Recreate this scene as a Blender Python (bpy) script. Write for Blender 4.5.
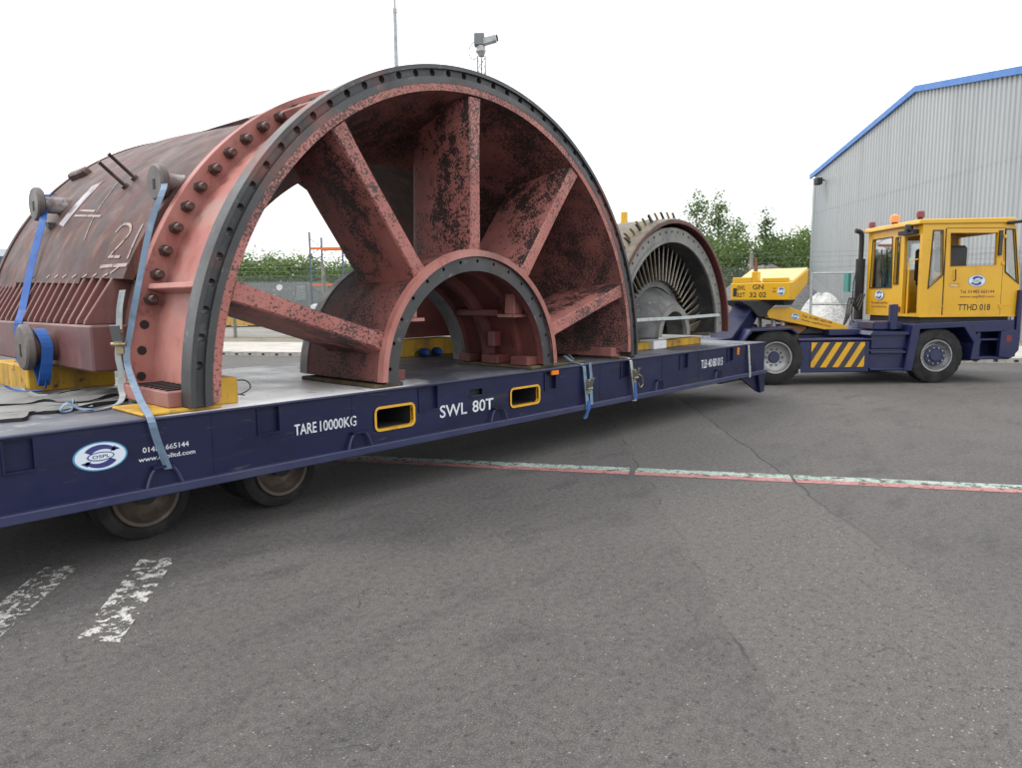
import bpy, bmesh, math, random
from mathutils import Vector, Matrix

for o in list(bpy.data.objects):
    bpy.data.objects.remove(o)
SC = bpy.context.scene
COL = SC.collection
rad = math.radians
sin, cos, pi = math.sin, math.cos, math.pi

# ------------------------------------------------------------------ camera
# world: X runs along the trailer, Y away from its near side, Z up (metres)
FPX, PITCH, ROLL, YAW, EYE, CAMY = 720.0, 0.12, -0.009, 0.7391, 1.70, -4.88
sy, cy = sin(YAW), cos(YAW)
vR = Vector((sy, -cy, 0)); vF = Vector((cy * cos(PITCH), sy * cos(PITCH), -sin(PITCH)))
vU = vR.cross(vF)
vR2 = cos(ROLL) * vR + sin(ROLL) * vU
vU2 = -sin(ROLL) * vR + cos(ROLL) * vU
cam_d = bpy.data.cameras.new('camera')
cam = bpy.data.objects.new('camera', cam_d); COL.objects.link(cam)
m = Matrix.Identity(4)
for i in range(3):
    m[i][0] = vR2[i]; m[i][1] = vU2[i]; m[i][2] = -vF[i]
m[0][3], m[1][3], m[2][3] = 0.0, CAMY, EYE
cam.matrix_world = m
cam_d.sensor_width = 36; cam_d.sensor_fit = 'HORIZONTAL'
cam_d.lens = 36 * FPX / 1022
cam_d.clip_end = 3000
SC.camera = cam

def c2w(x, z, h=0.0):
    """a point x metres right of and z metres ahead of where the photographer stands"""
    return Vector((x * sy + z * cy, CAMY - x * cy + z * sy, h))
BGROT = math.atan2(-cy, sy)          # turns local +X to the photographer's right

# ------------------------------------------------------------------ world, sun, exposure
SUN_EL, SUN_AZ = rad(58), rad(125)   # azimuth of the sun's ground direction, measured from +X
w = bpy.data.worlds.new('World'); SC.world = w; w.use_nodes = True
nt = w.node_tree; nt.nodes.clear()
out = nt.nodes.new('ShaderNodeOutputWorld'); bgn = nt.nodes.new('ShaderNodeBackground')
sky = nt.nodes.new('ShaderNodeTexSky'); sky.sky_type = 'NISHITA'; sky.sun_disc = False
sky.sun_elevation = SUN_EL; sky.sun_rotation = pi / 2 - SUN_AZ
sky.dust_density = 4; sky.air_density = 1.5
tc = nt.nodes.new('ShaderNodeTexCoord'); mp = nt.nodes.new('ShaderNodeMapping'); mp.inputs['Scale'].default_value = (1, 1, 3.5)
nz = nt.nodes.new('ShaderNodeTexNoise'); nz.inputs['Scale'].default_value = 2.3; nz.inputs['Detail'].default_value = 5
cr = nt.nodes.new('ShaderNodeValToRGB')
cr.color_ramp.elements[0].position = .25; cr.color_ramp.elements[0].color = (7.3, 7.5, 7.8, 1)
cr.color_ramp.elements[1].position = .39; cr.color_ramp.elements[1].color = (15.6, 15.8, 16.0, 1)
mx = nt.nodes.new('ShaderNodeMix'); mx.data_type = 'RGBA'; mx.inputs['Factor'].default_value = .93
L = nt.links.new
L(tc.outputs['Generated'], mp.inputs['Vector']); L(mp.outputs[0], nz.inputs['Vector']); L(nz.outputs['Fac'], cr.inputs['Fac'])
L(sky.outputs[0], mx.inputs[6]); L(cr.outputs['Color'], mx.inputs[7]); L(mx.outputs[2], bgn.inputs['Color'])
bgn.inputs['Strength'].default_value = .10
L(bgn.outputs[0], out.inputs['Surface'])
sd = bpy.data.lights.new('sun', 'SUN'); sd.energy = 1.2; sd.angle = rad(14); sd.color = (1, .96, .9)
so = bpy.data.objects.new('sun', sd); COL.objects.link(so)
sdir = Vector((cos(SUN_EL) * cos(SUN_AZ), cos(SUN_EL) * sin(SUN_AZ), sin(SUN_EL)))
so.rotation_euler = sdir.to_track_quat('Z', 'Y').to_euler()
so.location = (0, 0, 30)
vs = SC.view_settings
vs.view_transform = 'Standard'; vs.look = 'None'; vs.exposure = 0.35; vs.gamma = 1; vs.use_curve_mapping = False
SC.render.engine = 'CYCLES'

# ------------------------------------------------------------------ helpers
class MB:
    def __init__(s, off=(0, 0, 0)):
        s.v = []; s.f = []; s.off = Vector(off)
    def add(s, vs, fs):
        n = len(s.v); s.v += [Vector(p) for p in vs]; s.f += [[i + n for i in f] for f in fs]; return s
    def box(s, x0, x1, y0, y1, z0, z1):
        return s.add([(x0, y0, z0), (x1, y0, z0), (x1, y1, z0), (x0, y1, z0), (x0, y0, z1), (x1, y0, z1), (x1, y1, z1), (x0, y1, z1)],
                     [(0, 3, 2, 1), (4, 5, 6, 7), (0, 1, 5, 4), (1, 2, 6, 5), (2, 3, 7, 6), (3, 0, 4, 7)])
    def obox(s, c, size, M):
        vs = []
        for dz in (-.5, .5):
            for dx, dy in ((-.5, -.5), (.5, -.5), (.5, .5), (-.5, .5)):
                vs.append(Vector(c) + M @ Vector((dx * size[0], dy * size[1], dz * size[2])))
        return s.add(vs, [(0, 3, 2, 1), (4, 5, 6, 7), (0, 1, 5, 4), (1, 2, 6, 5), (2, 3, 7, 6), (3, 0, 4, 7)])
    def prism(s, poly, axis, a, b):
        n = len(poly)
        if axis == 'y': P = lambda p, t: (p[0], t, p[1])
        elif axis == 'x': P = lambda p, t: (t, p[0], p[1])
        else: P = lambda p, t: (p[0], p[1], t)
        vs = [P(p, a) for p in poly] + [P(p, b) for p in poly]
        return s.add(vs, [list(range(n)), list(range(n, 2 * n))[::-1]] + [(i, (i + 1) % n, n + (i + 1) % n, n + i) for i in range(n)])
    def tube(s, path, r, n=8, cap=True):
        path = [Vector(p) for p in path]
        rs = r if isinstance(r, (list, tuple)) else [r] * len(path)
        t0 = (path[1] - path[0]).normalized()
        ref = Vector((0, 0, 1)) if abs(t0.z) < .9 else Vector((1, 0, 0))
        u = t0.cross(ref).normalized()
        vs = []
        for i, p in enumerate(path):
            t = (path[min(i + 1, len(path) - 1)] - path[max(i - 1, 0)]).normalized()
            u = (u - t * u.dot(t)).normalized(); v = t.cross(u)
            for k in range(n):
                a = 2 * pi * k / n
                vs.append(p + (u * cos(a) + v * sin(a)) * rs[i])
        fs = []
        for i in range(len(path) - 1):
            for k in range(n):
                k2 = (k + 1) % n
                fs.append((i * n + k, i * n + k2, (i + 1) * n + k2, (i + 1) * n + k))
        if cap:
            fs.append(list(range(n))[::-1]); fs.append([(len(path) - 1) * n + k for k in range(n)])
        return s.add(vs, fs)
    def cyl(s, p0, p1, r, n=16):
        return s.tube([p0, p1], r, n)
    def lathe(s, prof, cx, cz, a0=0, a1=180, n=64, closed=True):
        """profile of (radius, y) swept round the axis through (cx, cz) parallel to Y"""
        full = abs(a1 - a0) >= 359.9
        m = len(prof); cols = n if full else n + 1; vs = []
        for i in range(cols):
            a = rad(a0 + (a1 - a0) * i / n)
            for r, y in prof: vs.append((cx + r * cos(a), y, cz + r * sin(a)))
        fs = []
        for i in range(n):
            j = (i + 1) % cols
            for k in range(m if closed else m - 1):
                k2 = (k + 1) % m
                fs.append((i * m + k, i * m + k2, j * m + k2, j * m + k))
        if closed and not full:
            fs.append(list(range(m))); fs.append([n * m + k for k in range(m)][::-1])
        return s.add(vs, fs)
    def holed(s, cx, cz, r0, r1, y0, y1, hr, rh, angs, a0, a1, seg=12):
        """half annulus with real bolt holes through it"""
        cuts = [a0] + [(angs[i] + angs[i + 1]) / 2 for i in range(len(angs) - 1)] + [a1]
        P = lambda r, a, y: (cx + r * cos(rad(a)), y, cz + r * sin(rad(a)))
        for i, a in enumerate(angs):
            b0, b1 = cuts[i], cuts[i + 1]
            hx = []; ox = []
            for k in range(seg):
                t = 2 * pi * (k + .5) / seg
                c, d = cos(t), sin(t)
                hx.append((rh + hr * c, a + math.degrees(hr * d / rh)))
                q = max(abs(c), abs(d)); c2, d2 = c / q, d / q
                rr = rh + (c2 * (r1 - rh) if c2 > 0 else c2 * (rh - r0))
                aa = a + (d2 * (b1 - a) if d2 > 0 else d2 * (a - b0))
                ox.append((rr, aa))
            vs = [P(r, t, y0) for r, t in ox] + [P(r, t, y0) for r, t in hx] + [P(r, t, y1) for r, t in hx] + [P(r, t, y1) for r, t in ox]
            fs = []
            for k in range(seg):
                k2 = (k + 1) % seg
                for b in range(3):
                    fs.append((b * seg + k, b * seg + k2, (b + 1) * seg + k2, (b + 1) * seg + k))
            s.add(vs, fs)
        return s
    def ribbon(s, path, width, wdir, thick=.004):
        path = [Vector(p) for p in path]
        vs = []
        for i, p in enumerate(path):
            wd = Vector(wdir[i] if isinstance(wdir, list) else wdir).normalized()
            t = (path[min(i + 1, len(path) - 1)] - path[max(i - 1, 0)]).normalized()
            nn = t.cross(wd).normalized()
            for a, b in ((-1, -1), (1, -1), (1, 1), (-1, 1)):
                vs.append(p + wd * a * width / 2 + nn * b * thick / 2)
        fs = []
        for i in range(len(path) - 1):
            for k in range(4):
                k2 = (k + 1) % 4
                fs.append((i * 4 + k, i * 4 + k2, i * 4 + 4 + k2, i * 4 + 4 + k))
        fs.append((3, 2, 1, 0)); e = (len(path) - 1) * 4; fs.append((e, e + 1, e + 2, e + 3))
        return s.add(vs, fs)
    def mesh(s, name, bevel=0, smooth=False):
        me = bpy.data.meshes.new(name)
        me.from_pydata([p - s.off for p in s.v], [], s.f)
        bm = bmesh.new(); bm.from_mesh(me)
        bmesh.ops.recalc_face_normals(bm, faces=bm.faces)
        if bevel:
            es = [e for e in bm.edges if len(e.link_faces) == 2 and e.calc_face_angle(0) > .6]
            bmesh.ops.bevel(bm, geom=es, offset=bevel, segments=1, affect='EDGES', clamp_overlap=True)
        bm.to_mesh(me); bm.free()
        if smooth:
            me.shade_smooth()
            try: me.set_sharp_from_angle(angle=rad(38))
            except Exception: pass
        return me
    def build(s, name, mat, parent=None, bevel=0, smooth=False, root=None):
        me = s.mesh(name, bevel, smooth); me.materials.append(mat)
        return link(name, me, parent)

def link(name, me, parent=None):
    o = bpy.data.objects.new(name, me); COL.objects.link(o)
    if parent: o.parent = parent
    return o
def tag(o, label=None, cat=None, group=None, kind=None):
    if label: o['label'] = label
    if cat: o['category'] = cat
    if group: o['group'] = group
    if kind: o['kind'] = kind
    return o
def thing(name, loc, label, cat, group=None, rz=0):
    o = bpy.data.objects.new(name, None); COL.objects.link(o)
    o.location = loc; o.rotation_euler = (0, 0, rz); o.empty_display_size = .2
    return tag(o, label, cat, group)
def share(src, parent=None, loc=(0, 0, 0), rot=None):
    c = src.copy(); COL.objects.link(c)
    if parent: c.parent = parent
    c.location = loc
    if rot is not None: c.rotation_euler = rot
    return c
def subdiv(path, n):
    """smooth a polyline (Catmull-Rom)"""
    P = [Vector(p) for p in path]; o = []
    for i in range(len(P) - 1):
        a = P[max(i - 1, 0)]; b = P[i]; c = P[i + 1]; d = P[min(i + 2, len(P) - 1)]
        for k in range(n):
            t = k / n
            o.append(.5 * ((2 * b) + (c - a) * t + (2 * a - 5 * b + 4 * c - d) * t * t + (3 * b - a - 3 * c + d) * t ** 3))
    return o + [P[-1]]

# ------------------------------------------------------------------ materials
def nodes_of(name):
    m = bpy.data.materials.new(name); m.use_nodes = True
    nt = m.node_tree; b = nt.nodes['Principled BSDF']
    return m, nt, b
def noise(nt, vec, scale, detail=4, rough=.55, stretch=None):
    if stretch:
        mp = nt.nodes.new('ShaderNodeMapping'); mp.inputs['Scale'].default_value = stretch
        nt.links.new(vec, mp.inputs['Vector']); vec = mp.outputs[0]
    n = nt.nodes.new('ShaderNodeTexNoise'); n.inputs['Scale'].default_value = scale
    n.inputs['Detail'].default_value = detail; n.inputs['Roughness'].default_value = rough
    nt.links.new(vec, n.inputs['Vector']); return n.outputs['Fac']
def ramp(nt, fac, lo, hi, a=0., b=1.):
    r = nt.nodes.new('ShaderNodeMapRange'); r.inputs[1].default_value = lo; r.inputs[2].default_value = hi
    r.inputs[3].default_value = a; r.inputs[4].default_value = b; r.clamp = True
    nt.links.new(fac, r.inputs[0]); return r.outputs[0]
def mixc(nt, fac, a, b):
    x = nt.nodes.new('ShaderNodeMix'); x.data_type = 'RGBA'
    for i, c in ((6, a), (7, b)):
        if isinstance(c, tuple): x.inputs[i].default_value = (*c, 1)
        else: nt.links.new(c, x.inputs[i])
    if isinstance(fac, float): x.inputs['Factor'].default_value = fac
    else: nt.links.new(fac, x.inputs['Factor'])
    return x.outputs[2]
def math_n(nt, op, a, b=None):
    x = nt.nodes.new('ShaderNodeMath'); x.operation = op
    for i, c in ((0, a), (1, b)):
        if c is None: continue
        if isinstance(c, (int, float)): x.inputs[i].default_value = c
        else: nt.links.new(c, x.inputs[i])
    return x.outputs[0]
def paint(name, base, rough=.5, metal=0., layers=(), bump=None, spec=.5, rvar=.12, coat=0.):
    """layers: (colour, scale, lo, hi, detail, stretch) mixed in where the noise passes lo..hi"""
    m, nt, b = nodes_of(name)
    tc = nt.nodes.new('ShaderNodeTexCoord'); v = tc.outputs['Object']
    col = base
    for l in layers:
        c, s, lo, hi = l[:4]; det = l[4] if len(l) > 4 else 5; st = l[5] if len(l) > 5 else None
        col = mixc(nt, ramp(nt, noise(nt, v, s, det, .6, st), lo, hi), col, c)
    if isinstance(col, tuple): b.inputs['Base Color'].default_value = (*col, 1)
    else: nt.links.new(col, b.inputs['Base Color'])
    b.inputs['Metallic'].default_value = metal
    b.inputs['Specular IOR Level'].default_value = spec
    if coat: b.inputs['Coat Weight'].default_value = coat
    if rvar:
        nt.links.new(ramp(nt, noise(nt, v, 3.1, 5), .3, .7, max(rough - rvar, .03), min(rough + rvar, 1)), b.inputs['Roughness'])
    else: b.inputs['Roughness'].default_value = rough
    if bump:
        bp = nt.nodes.new('ShaderNodeBump'); bp.inputs['Strength'].default_value = bump[1]; bp.inputs['Distance'].default_value = bump[2]
        nt.links.new(noise(nt, v, bump[0], 6), bp.inputs['Height']); nt.links.new(bp.outputs[0], b.inputs['Normal'])
    return m

PINK = (.37, .142, .122)
M_pink = paint('primer_pink', PINK, .55, layers=[((.47, .225, .19), 1.6, .42, .68), ((.27, .070, .058), 2.6, .50, .72, 6, (1, 1, .35)), ((.09, .045, .042), 9, .68, .76), ((.30, .23, .21), 1.3, .56, .78, 5, (3, 1, .4)), ((.14, .055, .05), 5, .58, .72, 7), ((.20, .085, .072), 1.0, .50, .70, 7, (1, 1.5, .5))], bump=(14, .15, .01))
def peel_mat(name, base, base2, dark, lo, hi, fine, big, wbig=.5, rough=.6):
    """old primer flaking off dark scale: fine flecks that crowd together into larger bare patches"""
    m, nt, b = nodes_of(name)
    tc = nt.nodes.new('ShaderNodeTexCoord'); v = tc.outputs['Object']
    col = mixc(nt, ramp(nt, noise(nt, v, 1.9, 6), .40, .68), base, base2)
    col = mixc(nt, ramp(nt, noise(nt, v, 5.5, 6, .6, (1, 1, .3)), .56, .74), col, tuple(c * .55 for c in base))
    f = noise(nt, v, fine, 6, .62); g = noise(nt, v, big, 6, .62, (1, 1, .6)); g2 = noise(nt, v, big * 5, 5, .6)
    mixv = math_n(nt, 'ADD', math_n(nt, 'ADD', math_n(nt, 'MULTIPLY', f, 1 - wbig), math_n(nt, 'MULTIPLY', g, wbig * .65)), math_n(nt, 'MULTIPLY', g2, wbig * .35))
    bare = ramp(nt, mixv, lo, hi)
    col = mixc(nt, bare, col, dark)
    col = mixc(nt, math_n(nt, 'MULTIPLY', ramp(nt, noise(nt, v, 2.7, 7, .6), .62, .74), .5), col, (.20, .15, .13))
    nt.links.new(col, b.inputs['Base Color']); nt.links.new(ramp(nt, bare, 0, 1, rough, rough - .15), b.inputs['Roughness'])
    bp = nt.nodes.new('ShaderNodeBump'); bp.inputs['Strength'].default_value = .35; bp.inputs['Distance'].default_value = .004
    nt.links.new(ramp(nt, bare, 0, 1, 1, 0), bp.inputs['Height']); nt.links.new(bp.outputs[0], b.inputs['Normal'])
    return m
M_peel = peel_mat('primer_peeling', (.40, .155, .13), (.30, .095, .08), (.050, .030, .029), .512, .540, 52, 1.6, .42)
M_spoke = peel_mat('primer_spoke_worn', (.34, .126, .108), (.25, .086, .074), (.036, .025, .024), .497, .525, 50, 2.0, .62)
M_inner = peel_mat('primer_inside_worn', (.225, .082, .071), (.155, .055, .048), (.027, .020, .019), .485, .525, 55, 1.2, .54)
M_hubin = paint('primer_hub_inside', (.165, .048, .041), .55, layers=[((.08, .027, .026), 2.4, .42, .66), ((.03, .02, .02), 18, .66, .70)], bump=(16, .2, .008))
M_maroonred = paint('oxide_maroon_red', (.15, .060, .054), .5, layers=[((.10, .045, .045), 1.4, .45, .7, 7), ((.20, .10, .09), 3, .58, .75, 6, (1, 1, .4)), ((.26, .22, .21), 6, .68, .78, 7)], bump=(26, .25, .006))
M_maroon = paint('oxide_maroon', (.080, .038, .034), .58, spec=.3, layers=[((.115, .058, .052), 1.2, .45, .72, 7, (1, .5, 1)), ((.046, .027, .027), 2.1, .44, .64, 8), ((.17, .072, .045), 3.2, .56, .70, 8, (2, 2, .3)), ((.15, .045, .04), 1.5, .60, .75, 6), ((.30, .15, .085), 4.5, .66, .80, 6, (2, 2, .25)), ((.30, .27, .27), 1.7, .66, .82, 6, (1, .4, 1.5))], bump=(26, .25, .006))
M_redslot = paint('oxide_red_slot', (.34, .030, .028), .5, layers=[((.14, .05, .045), 3.5, .5, .62)], bump=(20, .2, .006))
M_machined = paint('machined_grey_steel', (.062, .063, .066), .42, .45, layers=[((.045, .046, .05), 3.4, .45, .7), ((.17, .17, .165), 12, .6, .75), ((.15, .075, .064), .8, .53, .64, 7), ((.13, .07, .06), 6, .64, .72)], bump=(60, .1, .002))
M_channel = paint('flange_channel_dark', (.042, .045, .05), .55, .3, layers=[((.15, .062, .055), .8, .53, .62, 7), ((.09, .09, .09), 8, .55, .7)], bump=(50, .2, .003))
M_greymetal = paint('cast_grey', (.21, .21, .20), .5, .3, layers=[((.11, .113, .11), 4, .45, .7), ((.24, .23, .21), 9, .6, .75), ((.15, .10, .06), 2, .62, .75)], bump=(40, .2, .003))
M_hubgrey = paint('hub_cast_dull', (.12, .122, .12), .55, .3, layers=[((.06, .062, .064), 5, .45, .68), ((.26, .26, .25), 8, .62, .74), ((.13, .085, .05), 3, .62, .74)], bump=(25, .4, .006))
M_vane = paint('vane_tan', (.40, .36, .30), .4, .55, layers=[((.13, .12, .11), 7, .48, .7)], bump=(40, .1, .002))
M_darksteel = paint('dark_steel', (.045, .045, .048), .5, .5, layers=[((.10, .095, .09), 6, .5, .75)])
M_discmetal = paint('disc_grey_brown', (.095, .082, .078), .5, .3, layers=[((.16, .14, .13), 5, .5, .7), ((.12, .055, .04), 4, .6, .72)], bump=(40, .2, .003))
M_bolt = paint('bolt_blackened', (.075, .05, .045), .45, .4, layers=[((.16, .09, .075), 9, .5, .7)], bump=(60, .2, .003))
M_gold = paint('barrel_brown', (.15, .125, .09), .5, .4, layers=[((.08, .07, .06), 5, .45, .65), ((.34, .26, .10), 7, .62, .74)])
M_lever = paint('lever_brass', (.34, .26, .11), .45, .5, layers=[((.14, .11, .07), 9, .48, .66)])
M_redring = paint('ring_red_oxide', (.11, .028, .024), .5, layers=[((.065, .022, .02), 3, .45, .7)])
M_navy = paint('navy_trailer_paint', (.0075, .0098, .042), .46, layers=[((.012, .016, .058), 1.1, .45, .75), ((.006, .007, .022), 2.7, .5, .75, 6, (.6, 1, 2.2)), ((.030, .028, .034), 1.9, .60, .78, 7, (.5, 1, 3)), ((.05, .05, .065), 9, .63, .72, 8, (.35, 1, 3)), ((.09, .085, .09), 30, .71, .76)], bump=(7, .06, .01), spec=.3)
M_navy2 = paint('navy_flange_edge', (.020, .025, .075), .45, layers=[((.036, .04, .08), 1.5, .45, .7), ((.10, .09, .09), 17, .66, .74)])
M_deck = paint('deck_worn_steel', (.40, .40, .405), .36, .0, layers=[((.22, .23, .27), .9, .50, .72, 6), ((.52, .52, .52), 3.2, .55, .75, 6, (1, 2.5, 1)), ((.12, .12, .13), 9, .66, .74)], bump=(5, .08, .01), rvar=.1, spec=.8)
def deck_mat():
    m, nt, b = nodes_of('deck_plate')
    tc_ = nt.nodes.new('ShaderNodeNewGeometry'); v = tc_.outputs['Position']
    sx_ = nt.nodes.new('ShaderNodeSeparateXYZ'); nt.links.new(v, sx_.inputs[0])
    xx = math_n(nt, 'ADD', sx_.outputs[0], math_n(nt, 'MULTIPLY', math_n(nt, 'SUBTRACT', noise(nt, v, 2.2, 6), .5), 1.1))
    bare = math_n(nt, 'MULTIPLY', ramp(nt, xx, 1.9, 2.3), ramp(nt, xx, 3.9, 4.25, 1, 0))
    worn = mixc(nt, ramp(nt, noise(nt, v, 1.3, 7), .40, .66), (.055, .060, .085), (.155, .16, .18))
    worn = mixc(nt, ramp(nt, noise(nt, v, 7, 5), .60, .72), worn, (.26, .26, .26))
    bright = mixc(nt, ramp(nt, noise(nt, v, 2.4, 7, .6, (1, 2.5, 1)), .40, .70), (.80, .80, .80), (.66, .67, .68))  # sky sheen on the bare stretch of plate painted in as near white
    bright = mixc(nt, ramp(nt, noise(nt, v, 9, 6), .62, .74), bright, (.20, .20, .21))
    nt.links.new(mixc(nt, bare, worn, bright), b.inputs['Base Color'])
    nt.links.new(ramp(nt, noise(nt, v, 2.9, 6), .3, .7, .34, .58), b.inputs['Roughness']); b.inputs['Specular IOR Level'].default_value = .7
    bp = nt.nodes.new('ShaderNodeBump'); bp.inputs['Strength'].default_value = .12; bp.inputs['Distance'].default_value = .01
    nt.links.new(noise(nt, v, 6, 5), bp.inputs['Height']); nt.links.new(bp.outputs[0], b.inputs['Normal'])
    return m
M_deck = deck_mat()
M_under = paint('underframe_black', (.018, .018, .02), .7)
M_tyre = paint('tyre_rubber', (.015, .015, .016), .8, layers=[((.034, .033, .031), 6, .45, .7)], bump=(50, .15, .004), spec=.3)
M_rustrim = paint('rim_rusty_brown', (.085, .064, .050), .7, layers=[((.16, .135, .11), 7, .5, .7), ((.05, .035, .028), 4, .5, .7)])
M_rimgrey = paint('rim_grey', (.28, .28, .28), .4, .4, layers=[((.14, .14, .15), 6, .5, .7)])
M_rimnavy = paint('rim_navy', (.02, .026, .07), .45)
M_chrome = paint('bright_nut', (.45, .45, .44), .25, .9)
M_yellow = paint('yellow_machine_paint', (.62, .345, .008), .36, layers=[((.57, .30, .008), 1.4, .45, .7), ((.25, .13, .03), 17, .70, .76), ((.45, .23, .03), 2.2, .55, .78, 7, (1, 1, .4)), ((.20, .13, .05), 6, .66, .80, 8, (2, 2, .3))], bump=(5, .03, .01), coat=.15)
M_cream = paint('yellow_sunlit_top', (.72, .50, .16), .4, layers=[((.62, .38, .07), 2.2, .5, .75)], coat=.1)  # sunlit look of the sloping gooseneck top put into a paler yellow
M_frameyel = paint('slot_frame_yellow', (.62, .34, .02), .5, layers=[((.4, .2, .03), 9, .55, .7)])
M_timberyel = paint('timber_yellow_paint', (.50, .285, .022), .7, layers=[((.22, .13, .03), 4, .45, .66, 6, (1, 1, .3)), ((.06, .045, .03), 8, .60, .70, 6)], bump=(12, .5, .01))
M_timberdark = paint('timber_dark', (.10, .075, .035), .8, layers=[((.04, .032, .025), 5, .45, .65)], bump=(14, .5, .01))
M_white = paint('white_paint', (.72, .73, .75), .5, layers=[((.55, .56, .6), 9, .55, .75)])
M_letter = paint('lettering_pale', (.60, .61, .66), .55, layers=[((.30, .31, .38), 25, .56, .7)])
M_logoblue = paint('logo_blue', (.03, .03, .16), .5)
M_logopale = paint('logo_pale', (.58, .66, .74), .5)
M_logorim = paint('logo_rim', (.05, .22, .42), .5)
M_black = paint('black_lettering', (.012, .012, .013), .5)
M_rubber = paint('black_rubber', (.016, .016, .017), .6)
M_mat = paint('rubber_mat', (.17, .17, .165), .5, layers=[((.09, .09, .09), 2.1, .45, .65), ((.30, .29, .27), 3, .58, .75)], bump=(9, .25, .02))
M_matedge = paint('rubber_mat_edge', (.012, .012, .012), .7)
M_strapblue = paint('strap_blue', (.012, .085, .32), .6, layers=[((.02, .05, .2), 9, .55, .7)], bump=(120, .2, .002))
M_strappale = paint('strap_pale_blue', (.135, .205, .29), .65, layers=[((.08, .12, .18), 8, .5, .7), ((.27, .33, .38), 5, .60, .76)], bump=(120, .2, .002))
M_strapgrey = paint('strap_grey', (.33, .36, .36), .65, layers=[((.18, .22, .24), 8, .5, .7)], bump=(120, .2, .002))
M_brass = paint('ratchet_plated', (.32, .27, .16), .35, .7, layers=[((.12, .12, .08), 20, .5, .7)])
M_chalk = paint('chalk_mark', (.38, .30, .28), .9, layers=[((.14, .09, .085), 26, .52, .64)])
M_orange = paint('reflector_orange', (.75, .20, .01), .3)
M_redlamp = paint('lamp_red', (.16, .02, .02), .25)
M_beacon = paint('beacon_orange', (.78, .21, .02), .2, coat=.5)
M_clad = paint('cladding_grey', (.36, .375, .38), .45, layers=[((.30, .325, .345), .25, .45, .7, 5, (1, 1, .2)), ((.27, .29, .30), 1.6, .52, .80, 7, (1, 1, .06))], rvar=.05)
M_trim = paint('trim_blue', (.05, .17, .46), .45)
M_roof = paint('roof_grey', (.30, .31, .32), .6)
M_galv = paint('galvanised', (.33, .345, .355), .45, .5, layers=[((.22, .23, .24), 6, .5, .7)])
M_galvdark = paint('galvanised_dull', (.15, .16, .165), .5, .4)
M_concpost = paint('concrete_post', (.25, .235, .20), .9, layers=[((.15, .145, .12), 5, .5, .7)], bump=(30, .4, .01))
M_concrete = paint('footpath_concrete', (.42, .40, .365), .9, layers=[((.32, .30, .27), .9, .45, .7), ((.20, .19, .165), 2.5, .60, .75)], bump=(40, .3, .01))
M_kerb = paint('kerb_concrete', (.36, .345, .315), .9, layers=[((.22, .21, .19), 3, .5, .7)], bump=(40, .3, .01))
M_gravel = paint('yard_gravel', (.27, .255, .23), .95, layers=[((.16, .15, .135), .35, .45, .7), ((.36, .34, .31), 14, .55, .7), ((.10, .12, .05), .6, .64, .72)], bump=(25, .8, .03))
M_dirt = paint('verge_dirt', (.21, .185, .145), .95, layers=[((.10, .115, .045), .9, .50, .64), ((.13, .115, .09), 6, .5, .7)], bump=(25, .8, .03))
M_heap = paint('grey_aggregate', (.20, .20, .205), .95, layers=[((.13, .13, .135), 7, .45, .65), ((.28, .28, .28), 17, .55, .7)], bump=(16, 1, .08))
M_heapred = paint('brown_hardcore', (.24, .19, .165), .95, layers=[((.14, .11, .10), 6, .45, .65), ((.33, .29, .26), 17, .55, .7)], bump=(16, 1, .08))
M_heapwhite = paint('white_stone', (.66, .66, .64), .9, layers=[((.46, .45, .43), 5, .48, .68)], bump=(12, 1, .08))
M_rackblue = paint('rack_blue', (.06, .09, .14), .5)
M_rackorange = paint('rack_orange', (.60, .15, .035), .5)
M_skip = paint('skip_yellow', (.60, .33, .03), .5, layers=[((.35, .19, .04), 2, .55, .75)])
M_palis = paint('palisade_grey', (.22, .235, .25), .6)
M_silver = paint('silver_cover', (.42, .43, .44), .28, .8, layers=[((.2, .2, .2), 3, .5, .7)])
M_trunk = paint('bark', (.09, .07, .05), .9, layers=[((.2, .19, .17), 3, .55, .65)], bump=(20, .6, .02))

def leaf_mat(name, c1, c2, c3):
    m, nt, b = nodes_of(name)
    g = nt.nodes.new('ShaderNodeNewGeometry'); v = g.outputs['Position']
    col = mixc(nt, ramp(nt, noise(nt, v, .9, 3), .35, .65), c1, c2)
    col = mixc(nt, ramp(nt, noise(nt, v, 9, 2), .55, .75), col, c3)
    nt.links.new(col, b.inputs['Base Color']); b.inputs['Roughness'].default_value = .6; b.inputs['Specular IOR Level'].default_value = .2
    tr = nt.nodes.new('ShaderNodeBsdfTranslucent'); nt.links.new(col, tr.inputs['Color'])
    ms = nt.nodes.new('ShaderNodeMixShader'); ms.inputs[0].default_value = .42
    nt.links.new(b.outputs[0], ms.inputs[1]); nt.links.new(tr.outputs[0], ms.inputs[2])
    nt.links.new(ms.outputs[0], nt.nodes['Material Output'].inputs['Surface'])
    return m
M_leafa = leaf_mat('leaves_mid_green', (.095, .155, .055), (.14, .205, .08), (.20, .26, .12))
M_leafb = leaf_mat('leaves_bright_green', (.135, .21, .05), (.18, .26, .07), (.24, .31, .11))
M_leafc = leaf_mat('leaves_dark_green', (.075, .13, .05), (.11, .165, .065), (.155, .205, .09))

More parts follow.
